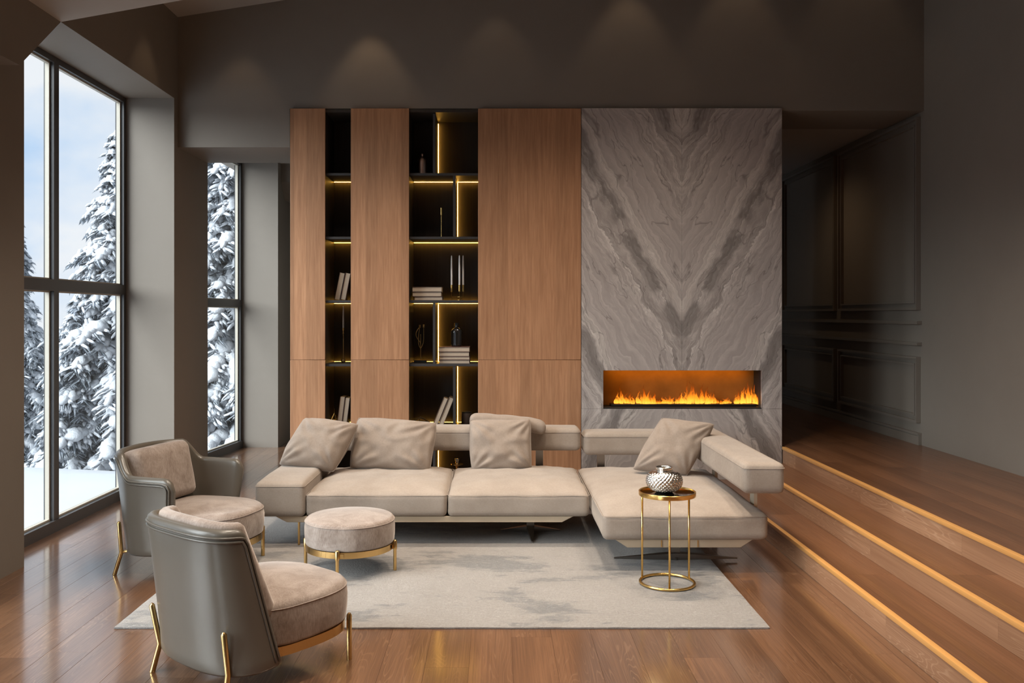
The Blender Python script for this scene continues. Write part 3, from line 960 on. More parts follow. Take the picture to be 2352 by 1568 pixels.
# slim gold candlestick
thing('candlestick', 'slim gold rod candlestick standing alone on the second shelf', 'candlestick', (sx(1014), SY, shelf_top(1)),
      [('base', lathe([(0.03, 0.0), (0.03, 0.004), (0.004, 0.006)], 20), 'gold', True),
       ('stem', tube([(0, 0, 0.004), (0, 0, 0.21)], 0.0045, 10), 'gold', True),
       ('cup', lathe([(0.006, 0.205), (0.0105, 0.209), (0.0105, 0.275), (0.0085, 0.277)], 16), 'gold', True)])
# wire holder with three cups; three white taper candles
CX = [(-0.043, 0.018), (0.030, -0.015), (0.062, 0.012)]
hx, hz = sx(1048), shelf_top(2)
hp = []
wire = []
for (x, y) in CX: wire.append(tube([(x, y, 0.002), (x, y, 0.085)], 0.0022, 6))
for zz in (0.004, 0.034):
    wire.append(tube([(CX[0][0], CX[0][1], zz), (CX[1][0], CX[1][1], zz), (CX[2][0], CX[2][1], zz)], 0.002, 6, closed=True))
hp.append(('wire_frame', join(*wire), 'gold', True))
for (x, y) in CX: hp.append(('cup', lathe([(0.004, 0.078), (0.0095, 0.082), (0.0095, 0.142), (0.008, 0.143)], 14, x, y), 'gold', True))
thing('candle_holder', 'gold wire holder with three cups on the third shelf', 'candle holder', (hx, SY, hz), hp)
for (x, y), nm in zip(CX, ('left', 'middle', 'right')):
    thing('candle', nm + ' of three white taper candles in the gold wire holder', 'candle', (hx + x, SY + y, hz + 0.1432),
          [('wax', lathe([(0.0085, 0.0), (0.0085, 0.15), (0.0065, 0.235), (0.005, 0.262), (0.0015, 0.268)], 14), 'wax', True),
           ('wick', tube([(0, 0, 0.266), (0.001, 0, 0.276)], 0.0008, 5), 'darkmetal', False)], 'candles in the wire holder')
# single tall candlestick with ball foot in the narrow column
tc = (sx(788.5), SY, shelf_top(3))
thing('candlestick', 'tall slender brass candlestick with ball foot in the narrow column', 'candlestick', tc,
      [('ball_foot', lathe([(0.006, 0.0), (0.018, 0.006), (0.022, 0.018), (0.018, 0.031), (0.006, 0.038)], 18), 'brass', True),
       ('stem', tube([(0, 0, 0.034), (0, 0, 0.30)], 0.004, 8), 'brass', True),
       ('cup', lathe([(0.004, 0.262), (0.010, 0.268), (0.006, 0.274), (0.006, 0.29), (0.0095, 0.296), (0.0095, 0.316), (0.008, 0.317)], 14), 'brass', True)])
thing('candle', 'single grey-white taper candle in the narrow column', 'candle', (tc[0], tc[1], tc[2] + 0.3172),
      [('wax', lathe([(0.008, 0.0), (0.0085, 0.05), (0.0065, 0.15), (0.004, 0.195), (0.001, 0.2)], 14), 'wax', True)])
# two-armed candelabra on a black base
arm1 = [(0, 0, 0.17 + 0.0)] + [(-0.006 - 0.03*math.sin(t*math.pi/10)*1.2, 0, 0.19 + 0.014*t) for t in range(0, 11)]
arm2 = [(0, 0, 0.13), (0.012, 0, 0.15), (0.024, 0, 0.18), (0.028, 0, 0.22), (0.028, 0, 0.325)]
arm3 = [(0, 0, 0.13), (-0.012, 0, 0.15), (-0.02, 0, 0.18), (-0.018, 0, 0.25), (-0.008, 0, 0.325)]
thing('candelabra', 'small brass two-armed candelabra on a black block', 'candelabra', (sx(966), SY, shelf_top(3)),
      [('base', box_geo(-0.056, 0.056, -0.04, 0.04, 0.0, 0.022), 'darkmetal', False),
       ('stem', tube([(0, 0, 0.02), (0, 0, 0.26)], 0.0035, 8), 'brass', True),
       ('arm', tube(arm1, 0.0035, 8), 'brass', True), ('arm', tube(arm2, 0.0035, 8), 'brass', True), ('arm', tube(arm3, 0.0035, 8), 'brass', True),
       ('cup', lathe([(0.005, 0.318), (0.011, 0.323), (0.011, 0.346), (0.009, 0.347)], 14, 0.028), 'brass', True),
       ('cup', lathe([(0.005, 0.316), (0.010, 0.321), (0.010, 0.344), (0.009, 0.345)], 14, -0.008), 'brass', True)])
# smoked bottle on the stack of four
def facet(r, z, a, i):
    if 0.01 < z < 0.135: return r*(1 + 0.06*math.cos(a*8 + (i % 2)*math.pi))
    return r
prof = [(0.045, 0.0), (0.05, 0.006)] + [(0.052, 0.012 + 0.0135*k) for k in range(10)] + [(0.048, 0.148), (0.036, 0.162), (0.021, 0.170), (0.019, 0.176), (0.019, 0.205), (0.021, 0.207), (0.021, 0.212), (0.015, 0.213)]
thing('bottle', 'dark smoked glass bottle with faceted body on the book stack', 'bottle', (sx(1049), SY - 0.02, ZSTACK + 0.0004), [('body', lathe(prof, 32, fn=facet), 'darkglass', True)])
# wire terrariums and jar on the lowest visible shelf
def wire_gem(r, h, n=6):
    g_ = []
    ring = [(r*math.cos(2*math.pi*k/n), r*math.sin(2*math.pi*k/n), h*0.38) for k in range(n)]
    bot = [(r*0.6*math.cos(2*math.pi*(k + .5)/n), r*0.6*math.sin(2*math.pi*(k + .5)/n), 0.003) for k in range(n)]
    g_.append(tube(ring, 0.0025, 5, closed=True)); g_.append(tube(bot, 0.0025, 5, closed=True))
    for k in range(n):
        g_.append(tube([ring[k], (0, 0, h)], 0.0022, 5)); g_.append(tube([bot[k], ring[k]], 0.0022, 5)); g_.append(tube([bot[k], ring[(k+1) % n]], 0.0022, 5))
    return join(*g_)
thing('wire_ornament', 'gold wire teardrop ornament in the narrow column', 'ornament', (sx(768), SY, shelf_top(4)),
      [('wire', wire_gem(0.05, 0.11), 'gold', True), ('finial', lathe([(0.004, 0.105), (0.006, 0.115), (0.0035, 0.12), (0.003, 0.150), (0.001, 0.152)], 12), 'gold', True)])
thing('wire_ornament', 'low dark wire faceted bowl beside the steeply leaning books', 'ornament', (sx(966), SY, shelf_top(4)), [('wire', wire_gem(0.085, 0.075, 7), 'darkmetal', True)])
thing('jar', 'short dark brown jar behind the rolled cushion', 'jar', (sx(1072), SY, shelf_top(4)),
      [('body', lathe([(0.045, 0.0), (0.048, 0.004), (0.048, 0.105), (0.046, 0.112), (0.043, 0.112)], 24), 'charcoal_wood', True), ('lid', lathe([(0.044, 0.112), (0.046, 0.114), (0.046, 0.122), (0.02, 0.124)], 24), 'darkmetal', True)])
# little brass stand with a glass knob on the bottom shelf, seen through the gap above the seats
thing('ornament_stand', 'small brass dish with a shiny knob seen between the seat cushions', 'ornament', (sx(1050), SY, 0.061),
      [('stand', lathe([(0.05, 0.0), (0.05, 0.006), (0.010, 0.02), (0.007, 0.12), (0.012, 0.165), (0.055, 0.178), (0.057, 0.184), (0.05, 0.184)], 24), 'brass', True),
       ('knob', lathe([(0.012, 0.184), (0.016, 0.195), (0.015, 0.21), (0.02, 0.215), (0.02, 0.235), (0.012, 0.238)], 18), 'silver', True)])
# ------------------------------------------------------------------ rug
RX0, RX1, RY0, RY1 = -1.945, 1.392, 4.54, 7.12
def rug_geo():
    nx, ny = 120, 90
    V, F = [], []
    for j in range(ny + 1):
        for i in range(nx + 1):
            u, v_ = i/nx, j/ny
            x, y = RX0 + (RX1 - RX0)*u, RY0 + (RY1 - RY0)*v_
            e = min(u, 1 - u, v_, 1 - v_)
            y += 0.004*noise.noise(Vector((x*3, 0, 1))) if v_ == 0 else 0
            z = 0.013 + 0.0016*noise.noise(Vector((x*9, y*9, 0))) - (0.004 if e == 0 else 0)
            V.append((x, y, z))
    n = len(V)
    for j in range(ny):
        for i in range(nx):
            a = j*(nx + 1) + i
            F.append((a, a + 1, a + nx + 2, a + nx + 1))
    border = [i for i in range(nx + 1)] + [j*(nx + 1) + nx for j in range(1, ny + 1)] + [ny*(nx + 1) + i for i in range(nx - 1, -1, -1)] + [j*(nx + 1) for j in range(ny - 1, 0, -1)]
    m = len(border)
    for b in border: V.append((V[b][0], V[b][1], 0.0012))
    for k in range(m):
        F.append((border[k], n + k, n + (k + 1) % m, border[(k + 1) % m]))
    F.append(tuple(n + k for k in range(m)))
    return V, F
v, f = rug_geo()
rug = mk('area_rug', v, f, M['rug'], smooth=True, angle=50)
tag(rug, 'pale beige distressed rug with grey-blue patches under the seating', 'rug')
ZR = 0.0145

# ------------------------------------------------------------------ sectional sofa
so = empty('sectional_sofa', (0.2, 6.6, 0.0))
tag(so, 'beige linen sectional sofa with floating backrests and a chaise on the right', 'sofa')
def cush(name, x0, x1, y0, y1, z0, z1, r, mat='sofa', **kw):
    v, f = soft_box(x1 - x0, y1 - y0, z1 - z0, r, **kw)
    o = mk(name, v, f, M[mat], so, smooth=True)
    o.location = Vector(((x0 + x1)/2, (y0 + y1)/2, z0)) - so.location
    return o
def seam(parent, x0, x1, y0, y1, z, r=0.02, tr=0.0022):
    """piping around the top edge of a cushion, local to it"""
    hx_, hy = (x1 - x0)/2, (y1 - y0)/2
    pts = []
    for cx_, cy2, a0 in ((hx_ - r, -hy + r, -90), (hx_ - r, hy - r, 0), (-hx_ + r, hy - r, 90), (-hx_ + r, -hy + r, 180)):
        for k in range(5):
            a = R(a0 + 90*k/4)
            pts.append((cx_ + r*math.cos(a), cy2 + r*math.sin(a), z))
    v, f = tube(pts, tr, 6, closed=True)
    return mk('piping', v, f, M['sofa'], parent, smooth=True)
SZ0, SZ1 = 0.212, 0.392
c1 = cush('seat_cushion', -1.308, -0.340, 6.115, 7.17, SZ0, SZ1 - 0.022, 0.032, nx=40, ny=40, nz=10, puff=0.052, wr=0.009, ws=7, seed=2)
seam(c1, -1.308, -0.340, 6.115, 7.17, SZ1 - SZ0 - 0.034, 0.03)
c2 = cush('seat_cushion', -0.334, 0.640, 6.115, 7.17, SZ0, SZ1 - 0.022, 0.032, nx=40, ny=40, nz=10, puff=0.052, wr=0.008, ws=7, seed=5)
seam(c2, -0.334, 0.640, 6.115, 7.17, SZ1 - SZ0 - 0.034, 0.03)
c3 = cush('chaise_cushion', 0.655, 1.675, 5.49, 7.17, SZ0 - 0.004, SZ1 - 0.022, 0.034, nx=40, ny=60, nz=10, puff=0.052, wr=0.009, ws=5, seed=9)
seam(c3, 0.655, 1.675, 5.49, 7.17, SZ1 - SZ0 - 0.032, 0.03)
a1 = cush('armrest', -1.655, -1.312, 6.10, 7.12, SZ0, 0.452, 0.035, nx=18, ny=30, nz=10, puff=0.006, wr=0.003, ws=6, seed=3)
seam(a1, -1.655, -1.312, 6.10, 7.12, 0.452 - SZ0 - 0.03, 0.03, 0.002)
b1 = cush('backrest', -1.28, 0.676, 7.13, 7.39, 0.507, 0.690, 0.04, nx=60, ny=12, nz=10, puff=0.008, wr=0.003, ws=4, seed=4)
seam(b1, -1.28, 0.676, 7.13, 7.39, 0.150, 0.035, 0.002)
b2 = cush('backrest', 0.700, 1.505, 7.13, 7.39, 0.472, 0.655, 0.04, nx=36, ny=12, nz=10, puff=0.008, wr=0.003, ws=4, seed=6)
seam(b2, 0.700, 1.505, 7.13, 7.39, 0.150, 0.035, 0.002)
a2 = cush('armrest', 1.512, 1.768, 5.45, 7.39, 0.500, 0.690, 0.035, nx=14, ny=50, nz=10, puff=0.006, wr=0.003, ws=5, seed=7)
seam(a2, 1.512, 1.768, 5.45, 7.39, 0.158, 0.03, 0.002)
# plinths with slanted ends
def plinth(x0, x1, y0, y1, z0, z1, ins):
    v, f = prism([(x0, z1), (x0 + ins, z0), (x1 - ins, z0), (x1, z1)], 'y', y0, y1)
    o = mk('base_frame', v, f, M['sofabase'], so, world=True); bevel_obj(o, 0.002, 1)
plinth(-1.52, 0.53, 6.135, 7.15, 0.172, SZ0 + 0.001, 0.08)
plinth(0.735, 1.585, 5.515, 7.15, 0.160, SZ0 - 0.003, 0.075)
for x in (1.02, 1.245):
    box('base_joint', x - 0.003, x + 0.003, 5.511, 5.516, 0.165, SZ0 - 0.006, M['brass'], so)
# posts that carry the floating backrests and the arm
for x, y in ((-1.0, 7.26), (0.35, 7.26)):
    box('support_post', x - 0.03, x + 0.03, y - 0.012, y + 0.012, 0.19, 0.53, M['steel'], so)
for x, y in ((0.85, 7.26), (1.30, 7.26)):
    box('support_post', x - 0.03, x + 0.03, y - 0.012, y + 0.012, 0.19, 0.50, M['steel'], so)
for y in (5.86, 6.9):
    box('support_post', 1.678, 1.700, y - 0.045, y + 0.045, 0.17, 0.53, M['sofabase'], so)
    box('support_arm', 1.52, 1.700, y - 0.045, y + 0.045, 0.165, 0.185, M['sofabase'], so)
# pointed cross feet
def cross_foot(cx_, cy2, z0, top, ax, ay):
    geos = [box_geo(cx_ - 0.028, cx_ + 0.028, cy2 - 0.012, cy2 + 0.012, z0 + 0.01, top)]
    for s in (-1, 1):
        V = [(cx_, cy2 - 0.03, z0), (cx_ + s*ax, cy2 - 0.004, z0), (cx_ + s*ax, cy2 + 0.004, z0), (cx_, cy2 + 0.03, z0),
             (cx_, cy2 - 0.03, z0 + 0.042), (cx_ + s*ax, cy2 - 0.004, z0 + 0.008), (cx_ + s*ax, cy2 + 0.004, z0 + 0.008), (cx_, cy2 + 0.03, z0 + 0.042)]
        geos.append((V, [(0,3,2,1),(4,5,6,7),(0,1,5,4),(1,2,6,5),(2,3,7,6),(3,0,4,7)]))
        V = [(cx_ - 0.03, cy2, z0), (cx_ - 0.004, cy2 + s*ay, z0), (cx_ + 0.004, cy2 + s*ay, z0), (cx_ + 0.03, cy2, z0),
             (cx_ - 0.03, cy2, z0 + 0.042), (cx_ - 0.004, cy2 + s*ay, z0 + 0.008), (cx_ + 0.004, cy2 + s*ay, z0 + 0.008), (cx_ + 0.03, cy2, z0 + 0.042)]
        geos.append((V, [(0,3,2,1),(4,5,6,7),(0,1,5,4),(1,2,6,5),(2,3,7,6),(3,0,4,7)]))
    v, f = join(*geos)
    mk('cross_foot', v, f, M['steel'], so, world=True)
cross_foot(1.165, 5.80, ZR, 0.165, 0.40, 0.04)
cross_foot(1.165, 6.85, ZR, 0.165, 0.40, 0.04)
cross_foot(0.25, 6.55, ZR, 0.175, 0.22, 0.34)
cross_foot(-1.10, 6.55, ZR, 0.175, 0.22, 0.34)
mk('leg', *tube([(-1.36, 6.15, ZR - 0.0), (-1.36, 6.15, 0.175)], 0.008, 10), M['brass'], so, world=True)

# ------------------------------------------------------------------ throw pillows
def pillow(label, w, h, th, loc, roll, lean, yaw, seed, name='throw_pillow', mat='pillow', pinch=0.03, wrk=0.027, shear=0.0):
    n = 34
    V, F = [], []
    def pt(i, j, side):
        u, v_ = i/n*2 - 1, j/n*2 - 1
        x = u*w/2*(1 - pinch*(1 - v_*v_)*abs(u)**1.5)
        y = v_*h/2*(1 - pinch*(1 - u*u)*abs(v_)**1.5)
        cp = 1 - 0.075*(abs(u)*abs(v_))**3
        x *= cp; y *= cp
        x += shear*y
        prof = max(0.0, (1 - abs(u)**2.6))**0.45 * max(0.0, (1 - abs(v_)**2.6))**0.45
        z = side*th/2*prof
        q = Vector((x*7, y*7, seed*2.7 + side))
        # folds radiating from the corners plus soft dents
        cr = (abs(u)*abs(v_))**1.2
        ang = math.atan2(abs(v_) - 1.05, abs(u) - 1.05)
        fold = math.sin(ang*15 + seed)*cr*(1 - cr)*2.4
        q2 = Vector((x*4.2 + 3*noise.noise(q*0.6), y*11, seed*1.3))
        z += side*prof*wrk*(0.55*noise.noise(q*0.7) + 0.2*noise.noise(q*2.1) + 0.75*noise.noise(q2) + 0.9*fold)
        y += 0.010*noise.noise(q*0.8)*(1 - prof); x += 0.010*noise.noise(q*0.8 + Vector((5, 5, 5)))*(1 - prof)
        return (x, y, z)
    idx = {}
    for side in (1, -1):
        for i in range(n + 1):
            for j in range(n + 1):
                edge = i in (0, n) or j in (0, n)
                if side == -1 and edge:
                    idx[(side, i, j)] = idx[(1, i, j)]; continue
                idx[(side, i, j)] = len(V)
                V.append(pt(i, j, side))
        for i in range(n):
            for j in range(n):
                a = [idx[(side, i, j)], idx[(side, i + 1, j)], idx[(side, i + 1, j + 1)], idx[(side, i, j + 1)]]
                F.append(tuple(a if side == 1 else a[::-1]))
    t = empty(name, loc)
    t.rotation_euler = (Matrix.Rotation(R(yaw), 3, 'Z') @ Matrix.Rotation(R(90 - lean), 3, 'X') @ Matrix.Rotation(R(roll), 3, 'Z')).to_euler()
    tag(t, label, 'pillow', 'throw pillows on the sofa')
    o = mk('pillow_cover', V, F, M[mat], t, smooth=True)
    ring = [V[idx[(1, i, 0)]] for i in range(n)] + [V[idx[(1, n, j)]] for j in range(n)] + [V[idx[(1, i, n)]] for i in range(n, 0, -1)] + [V[idx[(1, 0, j)]] for j in range(n, 0, -1)]
    mk('edge_seam', *tube(ring, 0.0032, 5, closed=True), M[mat], t, smooth=True)
    return t
pillow('square beige pillow at the left end, tilted over the low armrest', 0.46, 0.42, 0.24, (-1.35, 6.80, 0.610), -7, 28, -6, 1, shear=0.25)
pillow('long rectangular beige pillow, second from the left on the sofa', 0.65, 0.42, 0.23, (-0.80, 6.93, 0.585), -4, 22, 0, 2, shear=0.05)
pillow('upright square beige pillow in the middle, in front of the rolled cushion', 0.49, 0.415, 0.20, (0.035, 6.93, 0.588), 1, 16, 2, 3, pinch=0.04)
pillow('tilted beige pillow in the chaise corner against the right arm', 0.42, 0.44, 0.20, (1.325, 6.66, 0.615), -6, 24, -8, 4, shear=0.42)
v, f = soft_box(0.605, 0.15, 0.105, 0.045, nx=40, ny=14, nz=12, puff=0.008, wr=0.005, ws=8, seed=8)
rc = empty('rolled_cushion', (0.085, 7.085, 0.662))
rc.rotation_euler = (0, R(3.5), 0)
tag(rc, 'long rolled beige cushion lying on top of the sofa backrest', 'cushion')
V2 = []
for (x, y, z) in v:
    t = (x + 0.3)/0.6
    V2.append((x, y, z + 0.030 - 0.012*t - 0.03*max(0, t - 0.75)*2))
mk('cushion_cover', V2, f, M['pillow'], rc, smooth=True)

# ------------------------------------------------------------------ chairs
def sstep(a, b, x):
    t = max(0.0, min(1.0, (x - a)/(b - a)))
    return t*t*(3 - 2*t)
def plan(b, a, f0, fe, n, p=2.5):
    """U-shaped plan from (fe,-b) around the back to (fe,+b), n points evenly spaced"""
    raw = []
    for k in range(24): raw.append((fe + (f0 - fe)*k/24, -b))
    for k in range(81):
        t = -math.pi/2 + math.pi*k/80
        c, s = math.cos(t), math.sin(t)
        raw.append((f0 - (a + f0)*abs(c)**(2/p), b*math.copysign(abs(s)**(2/p), s)))
    for k in range(1, 25): raw.append((f0 + (fe - f0)*k/24, b))
    L = [0.0]
    for q, w in zip(raw, raw[1:]): L.append(L[-1] + math.dist(q, w))
    out, j = [], 0
    for i in range(n + 1):
        d = L[-1]*i/n
        while j < len(L) - 2 and L[j + 1] < d: j += 1
        t = (d - L[j])/max(1e-9, L[j + 1] - L[j])
        out.append((raw[j][0] + (raw[j+1][0] - raw[j][0])*t, raw[j][1] + (raw[j+1][1] - raw[j][1])*t))
    return out
class Shell:
    def __init__(s, lo, hi, ztop, zbot, th, n=64, nt=14, f0=-0.05, p=2.5):
        """lo, hi = (b, a, fe) at the bottom and at the top; ztop(u), zbot(u) with u in -1..1"""
        s.n, s.nt, s.th = n, nt, th
        s.rows = []
        for j in range(nt + 1):
            t = j/nt
            q = [lo[k] + (hi[k] - lo[k])*t for k in range(3)]
            f0j = min(f0, q[2] - 0.01)
            s.rows.append(plan(q[0], q[1], f0j, q[2], n, p))
        s.ztop, s.zbot = ztop, zbot
    def base(s, i, j):
        u = i/s.n*2 - 1
        z = s.zbot(u) + (s.ztop(u) - s.zbot(u))*j/s.nt
        x, y = s.rows[j][i]
        return Vector((x, y, z))
    def nrm(s, i, j):
        a = Vector(s.rows[j][max(0, i - 1)]); b = Vector(s.rows[j][min(s.n, i + 1)])
        d = (b - a).normalized()
        return Vector((-d.y, d.x, 0)) * -1 if False else Vector((d.y, -d.x, 0)) * -1
    def geo(s):
        V, F = [], []
        loops = []
        for i in range(s.n + 1):
            e = min(i, s.n - i)
            th = s.th * (1.0 if e >= 2 else (0.82 if e == 1 else 0.45))
            loop = []
            for j in range(s.nt + 1):
                loop.append(s.base(i, j) + s.nrm(i, j)*(th/2))
            top, nn = s.base(i, s.nt), s.nrm(i, s.nt)
            for k in range(1, 6):
                a = math.pi*k/6
                loop.append(top + nn*(th/2*math.cos(a)) + Vector((0, 0, th/2*math.sin(a)*0.9)))
            for j in range(s.nt, -1, -1):
                loop.append(s.base(i, j) - s.nrm(i, j)*(th/2))
            bot, nn = s.base(i, 0), s.nrm(i, 0)
            for k in range(1, 4):
                a = math.pi*k/4
                loop.append(bot - nn*(th/2*math.cos(a)) - Vector((0, 0, th/2*math.sin(a)*0.6)))
            loops.append(loop)
        m = len(loops[0])
        for lp in loops: V += lp
        for i in range(s.n):
            for k in range(m):
                k2 = (k + 1) % m
                F.append((i*m + k, i*m + k2, (i + 1)*m + k2, (i + 1)*m + k))
        F.append(tuple(range(m - 1, -1, -1)))
        F.append(tuple(s.n*m + k for k in range(m)))
        return V, F
    def outer(s, u, t, off=0.0):
        i = (u + 1)/2*s.n; j = t*s.nt
        i0, j0 = min(int(i), s.n - 1), min(int(j), s.nt - 1)
        fi, fj = i - i0, j - j0
        def P(a, b): return s.base(a, b) + s.nrm(a, b)*(s.th/2 + off)
        return (P(i0, j0)*(1 - fi) + P(i0 + 1, j0)*fi)*(1 - fj) + (P(i0, j0 + 1)*(1 - fi) + P(i0 + 1, j0 + 1)*fi)*fj
def pip(sh, ue, tt, off=0.0025, r=0.0055, t0=0.02):
    pts = []
    for k in range(10): pts.append(sh.outer(-ue, t0 + (tt - 0.04 - t0)*k/9, off))
    for k in range(61): pts.append(sh.outer(-ue + 0.02 + (2*ue - 0.04)*k/60, tt, off))
    for k in range(10): pts.append(sh.outer(ue, tt - 0.04 - (tt - 0.04 - t0)*k/9, off))
    return tube(pts, r, 7)
def dshape(fb, ff, b, n=72, pf=3.0, pb=2.4):
    """closed seat outline: squarish back, rounder front"""
    out = []
    for k in range(n):
        a = 2*math.pi*k/n
        c, s = math.cos(a), math.sin(a)
        p = pf if c > 0 else pb
        out.append(((ff if c > 0 else fb)*math.copysign(abs(c)**(2/p), c), b*math.copysign(abs(s)**(2/p), s)))
    return out
def cushion_prof(z0, z1, r, dome, R0=0.33):
    pr = []
    for k in range(5):
        a = math.pi/2*k/4
        pr.append((1 - (0.015/R0)*(1 - math.sin(a)), z0 + 0.015*(1 - math.cos(a))))
    pr.append((1.012, z0 + (z1 - z0)*0.35)); pr.append((1.015, z0 + (z1 - z0)*0.6))
    for k in range(7):
        a = math.pi/2*k/6
        pr.append((1 + 0.005 - (r/R0)*(1 - math.cos(a)), z1 - r + r*math.sin(a)))
    s0 = pr[-1][0]
    for k in range(1, 9):
        t = k/8
        pr.append((s0*(1 - t)*0.999 + 0.0015, z1 + dome*(1 - (1 - t)**2)))
    return pr
def leg_geo(pts, r): return tube(pts, r, 12)
def seat_parts(t, fb, ff, b, z0, z1, dome, mat='velvet'):
    ol = dshape(fb, ff, b)
    v, f = puck(ol, cushion_prof(z0, z1, 0.04, dome))
    v = [(x, y, z + 0.004*noise.noise(Vector((x*6, y*6, z*4)))) for x, y, z in v]
    s_ = mk('seat_cushion', v, f, M[mat], t, smooth=True)
    mk('piping', *tube([(x*1.003, y*1.003, z1 - 0.030) for x, y in ol], 0.0028, 6, closed=True), M[mat], s_, smooth=True)
    band = [(x*0.985, y*0.985) for x, y in ol]
    v, f = puck(band, [(0.90, z0 - 0.045), (0.985, z0 - 0.045), (1.0, z0 - 0.043), (1.0, z0 - 0.002), (0.985, z0), (0.90, z0)])
    mk('brass_band', v, f, M['brass'], t, smooth=True, angle=30)

def armchair():
    t = empty('armchair', (-1.945, 5.715, 0), R(-15))
    tag(t, 'taupe leather tub armchair with arms and a loose back cushion by the window', 'armchair')
    def zt(u):
        a = abs(u)
        z = 0.735 - 0.125*sstep(0.44, 0.62, a) - 0.012*a
        if a > 0.90: z -= 0.055*(1 - math.sqrt(max(0, 1 - ((a - 0.90)/0.10)**2)))
        return z
    sh = Shell((0.335, 0.335, 0.09), (0.385, 0.405, 0.135), zt, lambda u: 0.135 + 0.03*abs(u)**3, 0.052, n=72, nt=14)
    v, f = sh.geo()
    s_ = mk('shell', v, f, M['leather'], t, smooth=True)
    mk('piping', *pip(sh, 0.955, 0.95), M['leather'], s_, smooth=True)
    mk('piping', *pip(sh, 0.975, 0.985, r=0.005), M['leather'], s_, smooth=True)
    seat_parts(t, 0.265, 0.43, 0.318, 0.195, 0.385, 0.028)
    v, f = soft_box(0.56, 0.15, 0.36, 0.05, nx=30, ny=12, nz=22, puff=0.012, puff_side=0.018, wr=0.004, ws=5, seed=3)
    o = mk('back_cushion', v, f, M['velvet'], t, smooth=True)
    o.location = (-0.225, 0.0, 0.392); o.rotation_euler = (R(0), R(-11), R(-90)) if False else (R(0), 0, 0)
    o.matrix_local = Matrix.Translation((-0.205, 0.0, 0.392)) @ Matrix.Rotation(R(-12), 4, 'Y') @ Matrix.Rotation(R(-90), 4, 'Z')
    for s in (-1, 1):
        mk('leg', *leg_geo([(0.352, s*0.262, 0.0 if s < 0 else ZR), (0.352, s*0.262, 0.205), (0.352, s*0.262, 0.215)], [0.0125, 0.0125, 0.006]), M['brass'], t, smooth=True, angle=50)
        x, y = -0.282, s*0.305
        lg = mk('leg', *leg_geo([(x - 0.045, y*1.08, 0.0), (x - 0.014, y*1.0, 0.135), (x - 0.022, y*1.04, 0.32), (x - 0.020, y*1.03, 0.328)], [0.0125, 0.0125, 0.0125, 0.006]), M['brass'], t, smooth=True, angle=50)
        mk('leg_bracket', *tube([(x - 0.014, y*1.0, 0.137), (x + 0.10, y*0.72, 0.150)], 0.009, 8), M['brass'], lg, smooth=True)
    mk('underframe', *puck(dshape(0.30, 0.36, 0.30), [(0.9, 0.125), (0.9, 0.150)]), M['darkmetal'], t)
    return t
def lounge_chair():
    t = empty('lounge_chair', (-1.105, 4.065, 0), R(49.5))
    tag(t, 'armless taupe leather back lounge chair in the foreground, seen from behind', 'chair')
    def zt(u): return 0.708 - 0.012*abs(u)**2 - 0.03*max(0, abs(u) - 0.9)*10*0.5
    def zb(u): return 0.118 + 0.02*abs(u)**4
    sh = Shell((0.330, 0.330, -0.095), (0.300, 0.395, -0.245), zt, zb, 0.050, n=64, nt=14, f0=-0.13, p=2.6)
    v, f = sh.geo()
    s_ = mk('shell', v, f, M['leather'], t, smooth=True)
    mk('piping', *pip(sh, 0.93, 0.955), M['leather'], s_, smooth=True)
    mk('piping', *pip(sh, 0.965, 0.985, r=0.005), M['leather'], s_, smooth=True)
    pad = Shell((0.270, 0.275, -0.075), (0.255, 0.345, -0.225), lambda u: 0.722 - 0.015*u*u, lambda u: 0.33, 0.062, n=48, nt=12, f0=-0.10, p=2.6)
    v, f = pad.geo()
    mk('back_pad', v, f, M['velvet'], t, smooth=True)
    seat_parts(t, 0.235, 0.405, 0.325, 0.185, 0.375, 0.030)
    for s in (-1, 1):
        mk('leg', *leg_geo([(0.335, s*0.268, 0.0), (0.335, s*0.268, 0.205), (0.335, s*0.268, 0.215)], [0.0125, 0.0125, 0.006]), M['brass'], t, smooth=True, angle=50)
        x, y = -0.285, s*0.27
        lg = mk('leg', *leg_geo([(x - 0.050, y*1.06, 0.0), (x - 0.022, y*1.0, 0.125), (x - 0.052, y*1.06, 0.30), (x - 0.050, y*1.05, 0.308)], [0.0125, 0.0125, 0.0125, 0.006]), M['brass'], t, smooth=True, angle=50)
        mk('leg_bracket', *tube([(x - 0.022, y*1.0, 0.127), (x + 0.12, y*0.7, 0.150)], 0.009, 8), M['brass'], lg, smooth=True)
    mk('underframe', *puck(dshape(0.24, 0.34, 0.28), [(0.9, 0.118), (0.9, 0.142)]), M['darkmetal'], t)
    return t
armchair(); lounge_chair()

